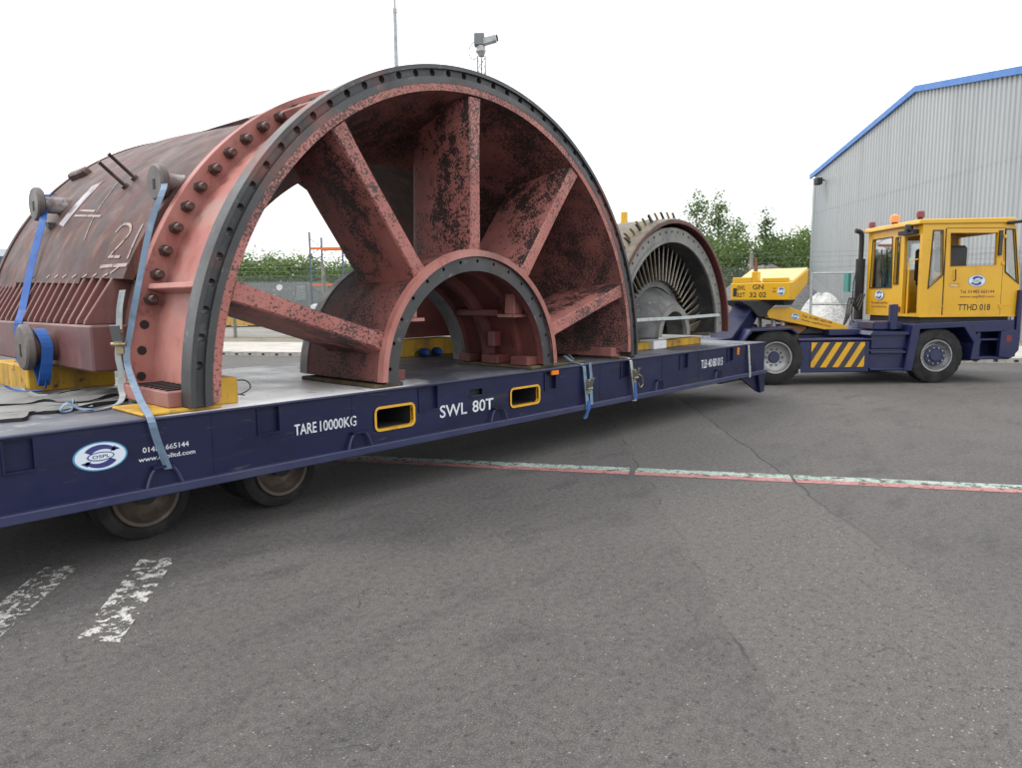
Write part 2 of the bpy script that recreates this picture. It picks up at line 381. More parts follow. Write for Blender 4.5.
def glass_mat(name, tint, refl):
    m, nt, b = nodes_of(name); nt.nodes.remove(b)
    t = nt.nodes.new('ShaderNodeBsdfTransparent'); t.inputs[0].default_value = (*tint, 1)
    g = nt.nodes.new('ShaderNodeBsdfGlossy'); g.inputs['Roughness'].default_value = .03
    fr = nt.nodes.new('ShaderNodeFresnel'); fr.inputs[0].default_value = 1.5
    a = math_n(nt, 'ADD', fr.outputs[0], refl)
    ms = nt.nodes.new('ShaderNodeMixShader'); nt.links.new(a, ms.inputs[0])
    nt.links.new(t.outputs[0], ms.inputs[1]); nt.links.new(g.outputs[0], ms.inputs[2])
    nt.links.new(ms.outputs[0], nt.nodes['Material Output'].inputs['Surface'])
    return m
M_glass = glass_mat('cab_glass', (.80, .84, .84), .10)
M_glassr = glass_mat('cab_rear_glass', (.80, .84, .84), .38)

def asphalt_mat():
    m, nt, b = nodes_of('asphalt')
    g = nt.nodes.new('ShaderNodeNewGeometry'); P = g.outputs['Position']
    sx = nt.nodes.new('ShaderNodeSeparateXYZ'); nt.links.new(P, sx.inputs[0])
    # strip of coarser tarmac between two old seams that cross the yard
    sd = math_n(nt, 'SUBTRACT', math_n(nt, 'MULTIPLY', sx.outputs[0], .64), math_n(nt, 'MULTIPLY', sx.outputs[1], .77))
    wob = math_n(nt, 'MULTIPLY', math_n(nt, 'SUBTRACT', noise(nt, P, 1.6, 6), .5), .22)
    sdw = math_n(nt, 'ADD', sd, wob)
    strip = math_n(nt, 'MULTIPLY', ramp(nt, sdw, 4.66, 4.76), ramp(nt, sdw, 5.98, 6.08, 1, 0))
    def seam(at, wd):
        return ramp(nt, math_n(nt, 'ABSOLUTE', math_n(nt, 'SUBTRACT', sdw, at)), wd * .3, wd, 1, 0)
    col = mixc(nt, ramp(nt, noise(nt, P, .55, 5), .35, .68), (.077, .0718, .0698), (.103, .0965, .0935))
    col = mixc(nt, ramp(nt, noise(nt, P, 1.7, 4, .5, (1, 2.4, 1)), .52, .72), col, (.060, .0570, .0558))
    col = mixc(nt, math_n(nt, 'MULTIPLY', strip, .8), col, (.112, .106, .101))
    mo = noise(nt, P, 22, 4, .7)
    col = mixc(nt, ramp(nt, mo, .50, .66, 0, .60), col, (.042, .039, .038))
    col = mixc(nt, ramp(nt, mo, .50, .34, 0, .45), col, (.135, .126, .12))
    f1 = noise(nt, P, 75, 5, .75)
    col = mixc(nt, ramp(nt, f1, .52, .66, 0, .80), col, (.028, .0265, .026))
    f2 = noise(nt, P, 130, 4, .7)
    col = mixc(nt, ramp(nt, f2, .54, .66, 0, .8), col, (.25, .24, .232))
    # pale stones
    vo = nt.nodes.new('ShaderNodeTexVoronoi'); vo.inputs['Scale'].default_value = 55; nt.links.new(P, vo.inputs['Vector'])
    sc = nt.nodes.new('ShaderNodeSeparateColor'); nt.links.new(vo.outputs['Color'], sc.inputs[0])
    pick = ramp(nt, math_n(nt, 'ADD', sc.outputs[0], math_n(nt, 'MULTIPLY', strip, .10)), .968, .985)
    stone = math_n(nt, 'MULTIPLY', pick, ramp(nt, vo.outputs['Distance'], .12, .34, 1, 0))
    col = mixc(nt, math_n(nt, 'MULTIPLY', stone, .75), col, (.36, .35, .33))
    # dark pits
    vo2 = nt.nodes.new('ShaderNodeTexVoronoi'); vo2.inputs['Scale'].default_value = 30; nt.links.new(P, vo2.inputs['Vector'])
    sc2 = nt.nodes.new('ShaderNodeSeparateColor'); nt.links.new(vo2.outputs['Color'], sc2.inputs[0])
    pit = math_n(nt, 'MULTIPLY', ramp(nt, sc2.outputs[1], .86, .90), ramp(nt, vo2.outputs['Distance'], .18, .34, 1, 0))
    col = mixc(nt, math_n(nt, 'MULTIPLY', pit, .65), col, (.020, .019, .019))
    # hairline cracks
    mpn = nt.nodes.new('ShaderNodeVectorMath'); mpn.operation = 'MULTIPLY_ADD'
    cn = nt.nodes.new('ShaderNodeTexNoise'); cn.inputs['Scale'].default_value = 2.2; cn.inputs['Detail'].default_value = 6; nt.links.new(P, cn.inputs['Vector'])
    nt.links.new(cn.outputs['Color'], mpn.inputs[0]); mpn.inputs[1].default_value = (.55, .55, 0); nt.links.new(P, mpn.inputs[2])
    v3 = nt.nodes.new('ShaderNodeTexVoronoi'); v3.feature = 'DISTANCE_TO_EDGE'; v3.inputs['Scale'].default_value = 1.3; nt.links.new(mpn.outputs[0], v3.inputs['Vector'])
    crack = math_n(nt, 'MULTIPLY', ramp(nt, v3.outputs['Distance'], .001, .005, 1, 0), ramp(nt, noise(nt, P, 2.3, 5), .54, .66))
    col = mixc(nt, math_n(nt, 'MULTIPLY', crack, .6), col, (.028, .027, .026))
    sm = math_n(nt, 'MAXIMUM', math_n(nt, 'MULTIPLY', seam(6.03, .016), ramp(nt, sx.outputs[0], 4.6, 6.4, .15, 1)), math_n(nt, 'MULTIPLY', seam(4.71, .012), ramp(nt, noise(nt, P, 2.6, 3), .44, .64)))
    col = mixc(nt, math_n(nt, 'MULTIPLY', sm, .62), col, (.035, .034, .033))
    # far off the tarmac is paler
    nt.links.new(col, b.inputs['Base Color'])
    b.inputs['Roughness'].default_value = .82; b.inputs['Specular IOR Level'].default_value = .35
    h = math_n(nt, 'ADD', math_n(nt, 'ADD', math_n(nt, 'MULTIPLY', f1, -.8), math_n(nt, 'MULTIPLY', mo, -.6)), math_n(nt, 'SUBTRACT', math_n(nt, 'MULTIPLY', f2, .5), math_n(nt, 'MAXIMUM', sm, crack)))
    bp = nt.nodes.new('ShaderNodeBump'); bp.inputs['Strength'].default_value = .7; bp.inputs['Distance'].default_value = .010
    nt.links.new(h, bp.inputs['Height']); nt.links.new(bp.outputs[0], b.inputs['Normal'])
    return m
M_asphalt = asphalt_mat()

def worn_paint(name, col, col2, lo, hi, scale):
    m, nt, b = nodes_of(name)
    g = nt.nodes.new('ShaderNodeNewGeometry'); P = g.outputs['Position']
    c = mixc(nt, ramp(nt, noise(nt, P, 3.5, 5), .4, .7), col, col2)
    nt.links.new(c, b.inputs['Base Color']); b.inputs['Roughness'].default_value = .75
    mask = math_n(nt, 'MULTIPLY', ramp(nt, noise(nt, P, scale, 7, .72), lo, hi), ramp(nt, noise(nt, P, 85, 3, .7), .36, .46))
    t = nt.nodes.new('ShaderNodeBsdfTransparent'); ms = nt.nodes.new('ShaderNodeMixShader')
    nt.links.new(mask, ms.inputs[0]); nt.links.new(t.outputs[0], ms.inputs[1]); nt.links.new(b.outputs[0], ms.inputs[2])
    nt.links.new(ms.outputs[0], nt.nodes['Material Output'].inputs['Surface'])
    return m
M_dash = worn_paint('marking_white_worn', (.50, .49, .47), (.40, .39, .37), .505, .535, 13)
M_lgreen = worn_paint('marking_green', (.38, .45, .405), (.24, .35, .29), .41, .49, 9)
M_lpink = worn_paint('marking_red', (.43, .20, .195), (.36, .15, .15), .38, .46, 9)

# ------------------------------------------------------------------ lettering and logo
def lettering(body, x, z, wdt, hgt, mat, parent, y=0., name='lettering', off=(0, 0, 0), M=None):
    """text standing in the XZ plane, facing -Y; x, z = lower left corner"""
    cu = bpy.data.curves.new('text', 'FONT'); cu.body = body; cu.size = 1; cu.resolution_u = 3; cu.offset = .012
    to = bpy.data.objects.new('text', cu); COL.objects.link(to)
    dg = bpy.context.evaluated_depsgraph_get()
    me = bpy.data.meshes.new_from_object(to.evaluated_get(dg))
    bpy.data.objects.remove(to); bpy.data.curves.remove(cu)
    xs = [v.co.x for v in me.vertices]; ys = [v.co.y for v in me.vertices]
    x0, x1, y0, y1 = min(xs), max(xs), min(ys), max(ys)
    for v in me.vertices:
        p = Vector((x + (v.co.x - x0) / (x1 - x0) * wdt, y, z + (v.co.y - y0) / (y1 - y0) * hgt))
        if M: p = M @ p
        v.co = p - Vector(off)
    me.name = name; me.materials.append(mat)
    return link(name, me, parent)
def ell(cx, cz, a, b, n=40): return [(cx + a * cos(2 * pi * k / n), cz + b * sin(2 * pi * k / n)) for k in range(n)]
def logo(cx, cz, a, b, y, parent, off=(0, 0, 0), M=None, text=True):
    """oval company badge: pale oval, two swept arrows, small oval with the letters"""
    def flat(polys, yy, name, mat, par):
        mb = MB()
        for p in polys:
            vs = [Vector((q[0], yy, q[1])) for q in p]
            if M: vs = [M @ v for v in vs]
            mb.add([v - Vector(off) for v in vs], [list(range(len(p)))])
        return mb.build(name, mat, par)
    base = flat([ell(cx, cz, a, b)], y, 'badge', M_logorim, parent)
    flat([ell(cx, cz, a * .93, b * .92)], y - .0015, 'badge_field', M_logopale, base)
    arr = []
    for s in (1, -1):
        o, i = [], []
        for k in range(13):
            t = rad(25 + 125 * k / 12); wd = .14 + .16 * k / 12
            o.append((cx + s * a * .66 * cos(t), cz + s * b * .80 * sin(t) ))
            i.append((cx + s * a * (.66 - wd * .9) * cos(t), cz + s * b * (.80 - wd * 1.5) * sin(t)))
        for k in range(12): arr.append([o[k], o[k + 1], i[k + 1], i[k]])
        t = rad(25)
        arr.append([(cx + s * a * .80 * cos(t), cz + s * b * .36), (cx + s * a * .50, cz + s * b * .62), (cx + s * a * .36, cz + s * b * .25)])
    flat(arr, y - .003, 'badge_arrow', M_logoblue, base)
    flat([ell(cx, cz, a * .50, b * .30, 28)], y - .0045, 'badge_oval', M_logoblue, base)
    flat([ell(cx, cz, a * .45, b * .24, 28)], y - .006, 'badge_oval_field', M_logopale, base)
    if text: lettering('OSPL', cx - a * .32, cz - b * .11, a * .64, b * .22, M_logoblue, base, y - .0075, 'badge_lettering', off, M)
    return base

# ================================================================== SETTING
random.seed(7)
g = MB(); g.add([(-700, -700, 0), (900, -700, 0), (900, 900, 0), (-700, 900, 0)], [(0, 1, 2, 3)])
tag(g.build('ground', M_asphalt), kind='structure')

# painted lines: a worn green and red double stripe and two worn white dashes
def sheet(name, pts, mat, z):
    mb = MB(); mb.add([(p[0], p[1], z) for p in pts], [list(range(len(pts)))])
    return tag(mb.build(name, mat), kind='structure')
def stripe(p0, p1, p2, p3): return [p0, p1, p2, p3]
ga, gb = Vector((4.30, 2.0)), Vector((8.55, -5.65))
dirn = (gb - ga).normalized(); nrm = Vector((-dirn.y, dirn.x))
for s0, s1 in ((0, 3.46), (3.52, 4.95), (4.98, 9.5)):
    a0 = ga + dirn * s0; a1 = ga + dirn * s1
    sheet('road_line_green', [a0 + nrm * .0, a1 + nrm * .0, a1 - nrm * .155, a0 - nrm * .155], M_lgreen, .004)
    sheet('road_line_red', [a0 - nrm * .155, a1 - nrm * .155, a1 - nrm * .285, a0 - nrm * .285], M_lpink, .004)
sheet('road_dash', [(1.729, .023), (1.903, -.121), (1.204, -1.12), (1.065, -.924)], M_dash, .004)
sheet('road_dash', [(1.268, .339), (1.429, .206), (.817, -.598), (.60, -.508)], M_dash, .004)

# kerb line, footpath, dirt strip, yard behind the fence
K0 = c2w(-7.28, 21.72); K1 = c2w(11.93, 17.48)
kd = (K1 - K0).normalized(); kn = Vector((-kd.y, kd.x, 0))       # kn points away from the photographer
KROT = math.atan2(kd.y, kd.x)
def kp(a, b, h=0.): return K0 + kd * a + kn * b + Vector((0, 0, h))
def kquad(name, a0, a1, b0, b1, h, mat):
    mb = MB(); mb.add([kp(a0, b0, h), kp(a1, b0, h), kp(a1, b1, h), kp(a0, b1, h)], [(0, 1, 2, 3)])
    return tag(mb.build(name, mat), kind='structure')
kquad('footpath', -60, 60, .15, 4.7, .118, M_concrete)
kquad('verge', -60, 60, 4.7, 8.2, .114, M_dirt)
kquad('gravel_yard', -140, 120, 8.2, 130, .110, M_gravel)
kb = MB().box(0, .445, .15, .16, -.1, .125); kb.box(0, .445, .012, .15, -.1, -.02)
for x0, x1, z0, z1 in ((0, .17, -.02, .125), (.275, .445, -.02, .125), (.17, .275, .085, .125), (.17, .275, -.02, .02)):
    kb.box(x0, x1, 0 if z1 < .12 else 0, .15 if 0 else .06, z0, z1)
kb.box(0, .445, .11, .15, -.02, .125); kb.box(0, .445, .06, .11, .085, .1248)
kme = kb.mesh('kerb_block'); kme.materials.append(M_kerb)
kroot = MB().box(-26, 36, .16, .24, -.1, .116)
ko = kroot.build('kerb', M_kerb); ko.location = K0; ko.rotation_euler = (0, 0, KROT); tag(ko, kind='structure')
for i in range(-24, 76):
    b_ = link('kerb_block', kme, ko); b_.location = (i * .45, 0, random.uniform(-.003, .003))

# ================================================================== TRAILER
TX0, TX1, DH, BD, TW = -0.64, 11.56, .936, .517, 2.85
TO = (5.46, 1.42, 0)
tr = thing('roll_trailer', TO, 'long navy blue flatbed roll trailer lettered SWL 80T carrying the turbine casing', 'trailer')
def T(): return MB(TO)
zb = DH - BD
holes = [(3.66, 4.06, .60, .77), (5.35, 5.78, .60, .765), (4.77, 4.94, .765, .825)]
pockets = [(1.03, 1.18, .72, .905), (2.60, 2.77, .72, .905), (4.14, 4.36, .70, .905), (5.89, 6.08, .71, .905), (7.34, 7.52, .71, .905), (8.77, 9.0, .71, .905), (10.2, 10.4, .71, .905)]
def web(mb, y0, y1, cuts, x0, x1, z0, z1):
    xs = sorted({x0, x1} | {c[0] for c in cuts} | {c[1] for c in cuts})
    for a, b in zip(xs, xs[1:]):
        z = z0
        for c in sorted([c for c in cuts if c[0] <= a + 1e-6 and c[1] >= b - 1e-6], key=lambda c: c[2]):
            mb.box(a, b, y0, y1, z, c[2]); z = c[3]
        if z < z1: mb.box(a, b, y0, y1, z, z1)
    return mb
wb = web(T(), .0, .014, holes + pockets, TX0, TX1, zb + .06, DH - .016)
wb.build('side_beam', M_navy, tr)
T().box(TX0, TX1, -.055, .16, zb, zb + .062).build('bottom_flange', M_navy2, tr, bevel=.006)
T().box(TX0, TX1, -.018, .16, DH - .018, DH - .002).build('top_flange', M_navy2, tr, bevel=.004)
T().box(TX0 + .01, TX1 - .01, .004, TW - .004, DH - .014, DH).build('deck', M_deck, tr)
T().box(TX0, TX1, TW - .014, TW, zb + .06, DH - .016).build('side_beam', M_navy, tr)
T().box(TX0, TX1, TW - .16, TW + .055, zb, zb + .06).build('bottom_flange', M_navy2, tr)
T().box(TX1 - .014, TX1, .016, TW - .016, zb + .03, DH - .016).build('end_beam', M_navy, tr)
T().box(TX0, TX0 + .014, .016, TW - .016, zb + .03, DH - .016).build('end_beam', M_navy, tr)
for i in range(9):                                     # crossmembers under the deck
    x = TX0 + .6 + i * 1.37
    T().box(x, x + .1, .17, TW - .17, DH - .16, DH - .016).build('crossmember', M_under, tr)
for y in (.95, 1.75):
    T().box(TX0 + .02, 3.3 if 0 else TX1 - .02, y, y + .14, DH - .30, DH - .165).build('chassis_rail', M_under, tr)
for (x0, x1, z0, z1) in pockets:                       # recessed stake pockets
    p = T(); d = .04
    p.box(x0, x1, d, d + .01, z0, z1); p.box(x0 - .01, x0, .015, d, z0, z1); p.box(x1, x1 + .01, .015, d, z0, z1)
    p.box(x0, x1, .015, d, z0 - .01, z0); p.box(x0, x1, .015, d, z1, z1 + .01)
    p.build('stake_pocket', M_navy, tr)
    T().box(x0 - .012, x0, -.012, .0, z0 - .012, z1).box(x0, x1, -.012, 0, z0 - .012, z0).build('pocket_lip', M_navy, tr)
for (x0, x1, z0, z1) in holes[:2]:                     # yellow frames round the fork slots
    f = T(); t = .022
    pts_o = []; pts_i = []
    for (cx_, cz_, a0) in ((x1, z1, 0), (x0, z1, 90), (x0, z0, 180), (x1, z0, 270)):
        sx_ = -1 if cx_ == x1 else 1; sz_ = -1 if cz_ == z1 else 1
        for k in range(4):
            a = rad(a0 + 30 * k)
            pts_o.append((cx_ + sx_ * .03 + (.03 + t) * cos(a), cz_ + sz_ * .03 + (.03 + t) * sin(a)))
            pts_i.append((cx_ + sx_ * .03 + .03 * cos(a), cz_ + sz_ * .03 + .03 * sin(a)))
    n = len(pts_o)
    vs_ = [(p[0], -.012, p[1]) for p in pts_o] + [(p[0], -.012, p[1]) for p in pts_i] + [(p[0], .03, p[1]) for p in pts_i] + [(p[0], -.0005, p[1]) for p in pts_o]
    fs_ = []
    for k in range(n):
        k2 = (k + 1) % n
        for b in range(3): fs_.append((b * n + k, b * n + k2, (b + 1) * n + k2, (b + 1) * n + k))
    f.add(vs_, fs_).build('slot_frame', M_frameyel, tr)
for (x0, x1, z0, z1) in holes[:2]:
    T().box(x0 - .012, x0 - .002, .016, TW - .02, z0 - .01, z1 + .01).box(x1 + .002, x1 + .012, .016, TW - .02, z0 - .01, z1 + .01).box(x0 - .002, x1 + .002, .016, TW - .02, z1 + .001, z1 + .01).box(x0 - .002, x1 + .002, .016, TW - .02, z0 - .01, z0 - .001).build('fork_tunnel', M_under, tr)
T().box(4.76, 4.95, .05, .06, .75, .84).build('slot_back', M_under, tr)
T().box(4.755, 4.955, -.006, .0, .75, .765).build('slot_frame', M_navy, tr)
def dring(x, z=zb + .062, wd=.115, h=.125):
    path = subdiv([(x - wd, -.035, z), (x - wd * .80, -.03, z + h * .5), (x - wd * .5, -.03, z + h * .92), (x, -.03, z + h), (x + wd * .5, -.03, z + h * .92), (x + wd * .80, -.03, z + h * .5), (x + wd, -.035, z)], 2)
    T().tube(path, .011, 6).build('lashing_ring', M_navy2, tr, smooth=True)
    T().box(x - .07, x + .07, -.05, 0, z + h * .96, z + h * 1.1).build('ring_bracket', M_navy, tr)
for x in (1.90, 3.47, 5.14, 8.21, 9.88, 11.05): dring(x)
T().box(5.99, 6.10, -.024, -.0, .865, .91).build('reflector', M_orange, tr)
T().box(10.53, 10.58, -.014, 0, .79, .90).build('reflector', M_orange, tr)
T().prism([(10.72, zb), (11.54, zb), (11.54, zb - .28), (11.40, zb - .30)], 'y', .03, .06).build('front_leg', M_navy, tr)
T().prism([(11.30, zb), (11.55, zb), (11.55, zb - .30), (11.40, zb - .31)], 'y', -.02, .03).build('front_leg', M_navy, tr)
T().prism([(10.72, zb), (11.54, zb), (11.54, zb - .28), (11.40, zb - .30)], 'y', TW - .06, TW - .03).build('front_leg', M_navy, tr)
T().box(10.2, 11.5, .08, TW - .08, zb - .06, zb - .02).build('nose_plate', M_under, tr)
for x in (.3, 2.25, 3.42, 6.9, 8.3, 9.3):                 # weld seams in the web
    T().box(x, x + .008, -.003, .001, zb + .064, DH - .02).build('weld_seam', M_navy, tr)
# wheels: two axles at the tail
def wheel_parts(root, off, cx, cz, y0, y1, r, rim_r, mt, mr, face=-1, hub=None, nuts=0, tread=0):
    w_ = y1 - y0; e = .05 * min(1, w_ / .25)
    prof = [(rim_r, y0 + e * .5), (rim_r + .03, y0), (r - .05, y0 + .004), (r - .012, y0 + e * .6), (r, y0 + e * 1.6), (r, y1 - e * 1.6), (r - .012, y1 - e * .6), (r - .05, y1 - .004), (rim_r + .03, y1), (rim_r, y1 - e * .5)]
    ty = MB(off).lathe(prof, cx, cz, 0, 360, 40).build('wheel', mt, root, smooth=True)
    yf = y0 if face < 0 else y1; s = 1 if face < 0 else -1
    rp = [(rim_r + .006, yf + s * .02), (rim_r + .004, yf - s * .006), (rim_r - .02, yf - s * .004), (rim_r - .035, yf + s * .05), (rim_r * .72, yf + s * .09), (rim_r * .5, yf + s * (hub if hub is not None else .07)), (rim_r * .32, yf + s * (hub if hub is not None else .07)), (.02, yf + s * (hub if hub is not None else .07))]
    MB(off).lathe(rp, cx, cz, 0, 360, 32, closed=False).build('rim', mr, ty, smooth=True)
    return ty
TOv = TO
for x in (1.93, 2.99):
    for (y0, y1, fc) in ((.38, .66, -1), (.70, .98, -1), (TW - .98, TW - .70, 1), (TW - .66, TW - .38, 1)):
        ty = wheel_parts(tr, TO, x, .335, y0, y1, .335, .225, M_tyre, M_rustrim, fc)
        MB(TO).cyl((x, y0 if fc < 0 else y1, .335), (x, (y0 + .06) if fc < 0 else y1 - .06, .335), .075, 14).build('hub_cap', M_under, ty)
    T().cyl((x, .45, .335), (x, TW - .45, .335), .05, 10).build('axle', M_under, tr)
T().box(1.55, 3.35, 1.02, 1.2, .28, .60).build('bogie_beam', M_under, tr)
T().box(1.55, 3.35, TW - 1.2, TW - 1.02, .28, .60).build('bogie_beam', M_under, tr)
# lettering on the side
lettering('TARE', 2.89, .662, .195, .085, M_letter, tr, -.003, off=TO)
lettering('10000KG', 3.115, .662, .345, .085, M_letter, tr, -.003, off=TO)
lettering('SWL', 4.38, .602, .345, .115, M_letter, tr, -.003, off=TO)
lettering('80T', 4.80, .602, .29, .115, M_letter, tr, -.003, off=TO)
for t_, x_, w_ in (('TLB', 9.38, .17), ('40', 9.585, .12), ('80', 9.735, .12), ('015', 9.885, .165)): lettering(t_, x_, .665, w_, .12, M_letter, tr, -.003, off=TO)
lettering('01482 665144', 1.785, .712, .30, .036, M_letter, tr, -.003, off=TO)
lettering('www.ospltd.com' if 0 else 'www.osplltd.com', 1.755, .645, .37, .04, M_letter, tr, -.003, off=TO)
logo(1.535, .735, .158, .092, -.002, tr, off=TO)

# ================================================================== TURBINE CASING (upper half, standing on its split line)
TCX, BZ, RO = 4.92, .968, 2.80
CO = (TCX, 2.0, DH)
cs = thing('turbine_casing', CO, 'huge pink and maroon half round turbine exhaust casing with five spokes on the trailer', 'turbine casing')
def Cb(): return MB(CO)
A0, A1 = 1.1, 178.9
# front flange with its bolt holes in a channel
angs = [88.8 + 4.06 * k for k in range(-21, 22)]
fl = Cb()
fl.lathe([(2.765, 0), (RO, 0), (RO, .15), (2.765, .15)], TCX, BZ, 0, 180, 120)
fl.lathe([(2.645, 0), (2.70, 0), (2.70, .15), (2.645, .15)], TCX, BZ, 0, 180, 120)
fl.build('front_flange', M_machined, cs, smooth=True)
Cb().holed(TCX, BZ, 2.70, 2.765, .025, .148, .030, 2.733, angs, 0, 180).build('flange_channel', M_channel, cs)
# outer shell and inner cone
Cb().lathe([(2.61, .02), (2.647, .02), (2.647, .14), (2.63, .2), (2.63, 1.06), (2.58, 1.06), (2.60, .2)], TCX, BZ, A0, A1, 110).build('outer_shell', M_pink, cs, smooth=True)
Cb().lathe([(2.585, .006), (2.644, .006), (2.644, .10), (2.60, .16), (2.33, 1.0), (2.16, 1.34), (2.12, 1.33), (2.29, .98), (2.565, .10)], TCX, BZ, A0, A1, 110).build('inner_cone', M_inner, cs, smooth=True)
Cb().lathe([(2.583, .003), (2.6445, .003), (2.6445, .0055), (2.583, .0055)], TCX, BZ, A0, A1, 110).build('flange_lip', M_peel, cs)
# bolted joint to the maroon casing
BY = 1.05
boltangs = [164.2 - 4.27 * k for k in range(-3, 38)]
Cb().lathe([(2.56, BY), (2.81, BY), (2.81, BY + .10), (2.56, BY + .10)], TCX, BZ, A0, A1, 120).build('bolted_flange', M_pink, cs, bevel=.004)
bp_ = MB()
bp_.lathe([(.0, -.01), (.026, -.01), (.033, 0), (.033, .06), (0, .06)], 0, 0, 0, 360, 10, closed=False)
bp_.lathe([(0, .05), (.047, .05), (.047, .10), (0, .10)], 0, 0, 0, 360, 6, closed=False)
bme = bp_.mesh('bolt', smooth=True); bme.materials.append(M_bolt)
for k, a in enumerate(boltangs):
    if a > 166 or a < 3: 
        hm = Cb().cyl((TCX + 2.725 * cos(rad(a)), BY - .004, BZ + 2.725 * sin(rad(a))), (TCX + 2.725 * cos(rad(a)), BY + .02, BZ + 2.725 * sin(rad(a))), .036, 12)
        hm.build('bolt_hole', M_rubber, cs); continue
    b_ = link('bolt', bme, cs)
    b_.location = (2.725 * cos(rad(a)), BY - .098 - CO[1] + random.uniform(-.006, .006), BZ - CO[2] + 2.725 * sin(rad(a)))
    b_.rotation_euler = (0, random.uniform(0, 1), 0)
def gusset(a, y0, y1, r0, r1, th):
    mb = Cb(); ca, sa = cos(rad(a)), sin(rad(a)); tx, tz = -sa, ca
    vs_ = []
    for y in (y0, y1):
        for r, s in ((r0, -1), (r1 if y == y1 else r1, -1), (r1, 1), (r0, 1)):
            vs_.append((TCX + r * ca + s * th / 2 * tx, y, BZ + r * sa + s * th / 2 * tz))
    mb.add(vs_, [(0, 1, 2, 3), (7, 6, 5, 4), (0, 4, 5, 1), (1, 5, 6, 2), (2, 6, 7, 3), (3, 7, 4, 0)])
    mb.build('gusset', M_pink, cs, bevel=.006)
for a in (162.2, 121.0, 59, 18): gusset(a, .16, BY - .002, 2.62, 2.76, .045)
Cb().prism([(2.03, .962), (2.40, .962), (2.40, 1.07), (2.03, 1.07)], 'y', .16, BY - .01).build('split_flange', M_pink, cs, bevel=.006)
Cb().prism([(TCX + 2.45, .962), (TCX + 2.86, .962), (TCX + 2.86, 1.07), (TCX + 2.45, 1.07)], 'y', .16, BY - .01).build('split_flange', M_pink, cs, bevel=.006)
for k in range(7):                                      # slots along the split flange
    y = .24 + k * .095
    Cb().box(2.06, 2.28, y, y + .035, 1.068, 1.082).build('slot', M_rubber, cs)
# hub
HR = 1.175
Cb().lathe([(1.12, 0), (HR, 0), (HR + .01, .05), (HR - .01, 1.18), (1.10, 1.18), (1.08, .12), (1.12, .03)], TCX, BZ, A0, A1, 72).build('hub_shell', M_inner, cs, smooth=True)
Cb().lathe([(1.12, -.004), (HR + .002, -.004), (HR + .014, .055), (HR + .010, .056), (HR - .001, -.001), (1.12, -.001)], TCX, BZ, A0, A1, 72).build('hub_rim', M_pink, cs, smooth=True)
Cb().lathe([(.90, 1.18), (HR - .005, 1.18), (HR - .03, 1.34), (.90, 1.34)], TCX, BZ, A0, A1, 72).build('hub_end_ring', M_greymetal, cs, smooth=True)
hubang = [5.7 + 11.97 * k for k in range(15)]
hf = Cb().holed(TCX, BZ, .985, 1.122, .03, .12, .017, 1.078, hubang, 0, 180)
hf.build('hub_flange', M_machined, cs)
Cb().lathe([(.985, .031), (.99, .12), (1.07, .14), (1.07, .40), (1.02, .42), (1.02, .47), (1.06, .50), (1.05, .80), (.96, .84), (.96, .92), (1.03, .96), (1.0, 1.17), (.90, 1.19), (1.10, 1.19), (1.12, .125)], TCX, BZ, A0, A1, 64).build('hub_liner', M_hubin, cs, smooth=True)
for s in (1, -1):                                       # brackets, ledges and feet inside the hub
    bx = TCX + (.80 if s > 0 else -.66)
    Cb().prism([(bx - .07, 1.52), (bx + .07, 1.52), (bx + .07, 1.78), (bx - .05, 1.78)], 'y', .22, .36).build('bracket', M_pink, cs, bevel=.008)
    Cb().box(bx - .11, bx + .12, .18, .42, 1.49, 1.52).build('bracket_plate', M_pink, cs)
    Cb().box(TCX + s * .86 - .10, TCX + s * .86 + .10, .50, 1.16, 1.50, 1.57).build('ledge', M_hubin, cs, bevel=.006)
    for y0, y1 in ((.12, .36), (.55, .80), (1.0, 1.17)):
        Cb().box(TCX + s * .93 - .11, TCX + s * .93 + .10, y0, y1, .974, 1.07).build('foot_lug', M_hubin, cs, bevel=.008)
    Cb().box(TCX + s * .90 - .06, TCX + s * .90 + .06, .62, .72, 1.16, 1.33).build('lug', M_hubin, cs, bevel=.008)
Cb().box(6.05, 7.45, 2.75, 2.80, 1.16, 2.3).build('inner_panel', M_hubin, cs)
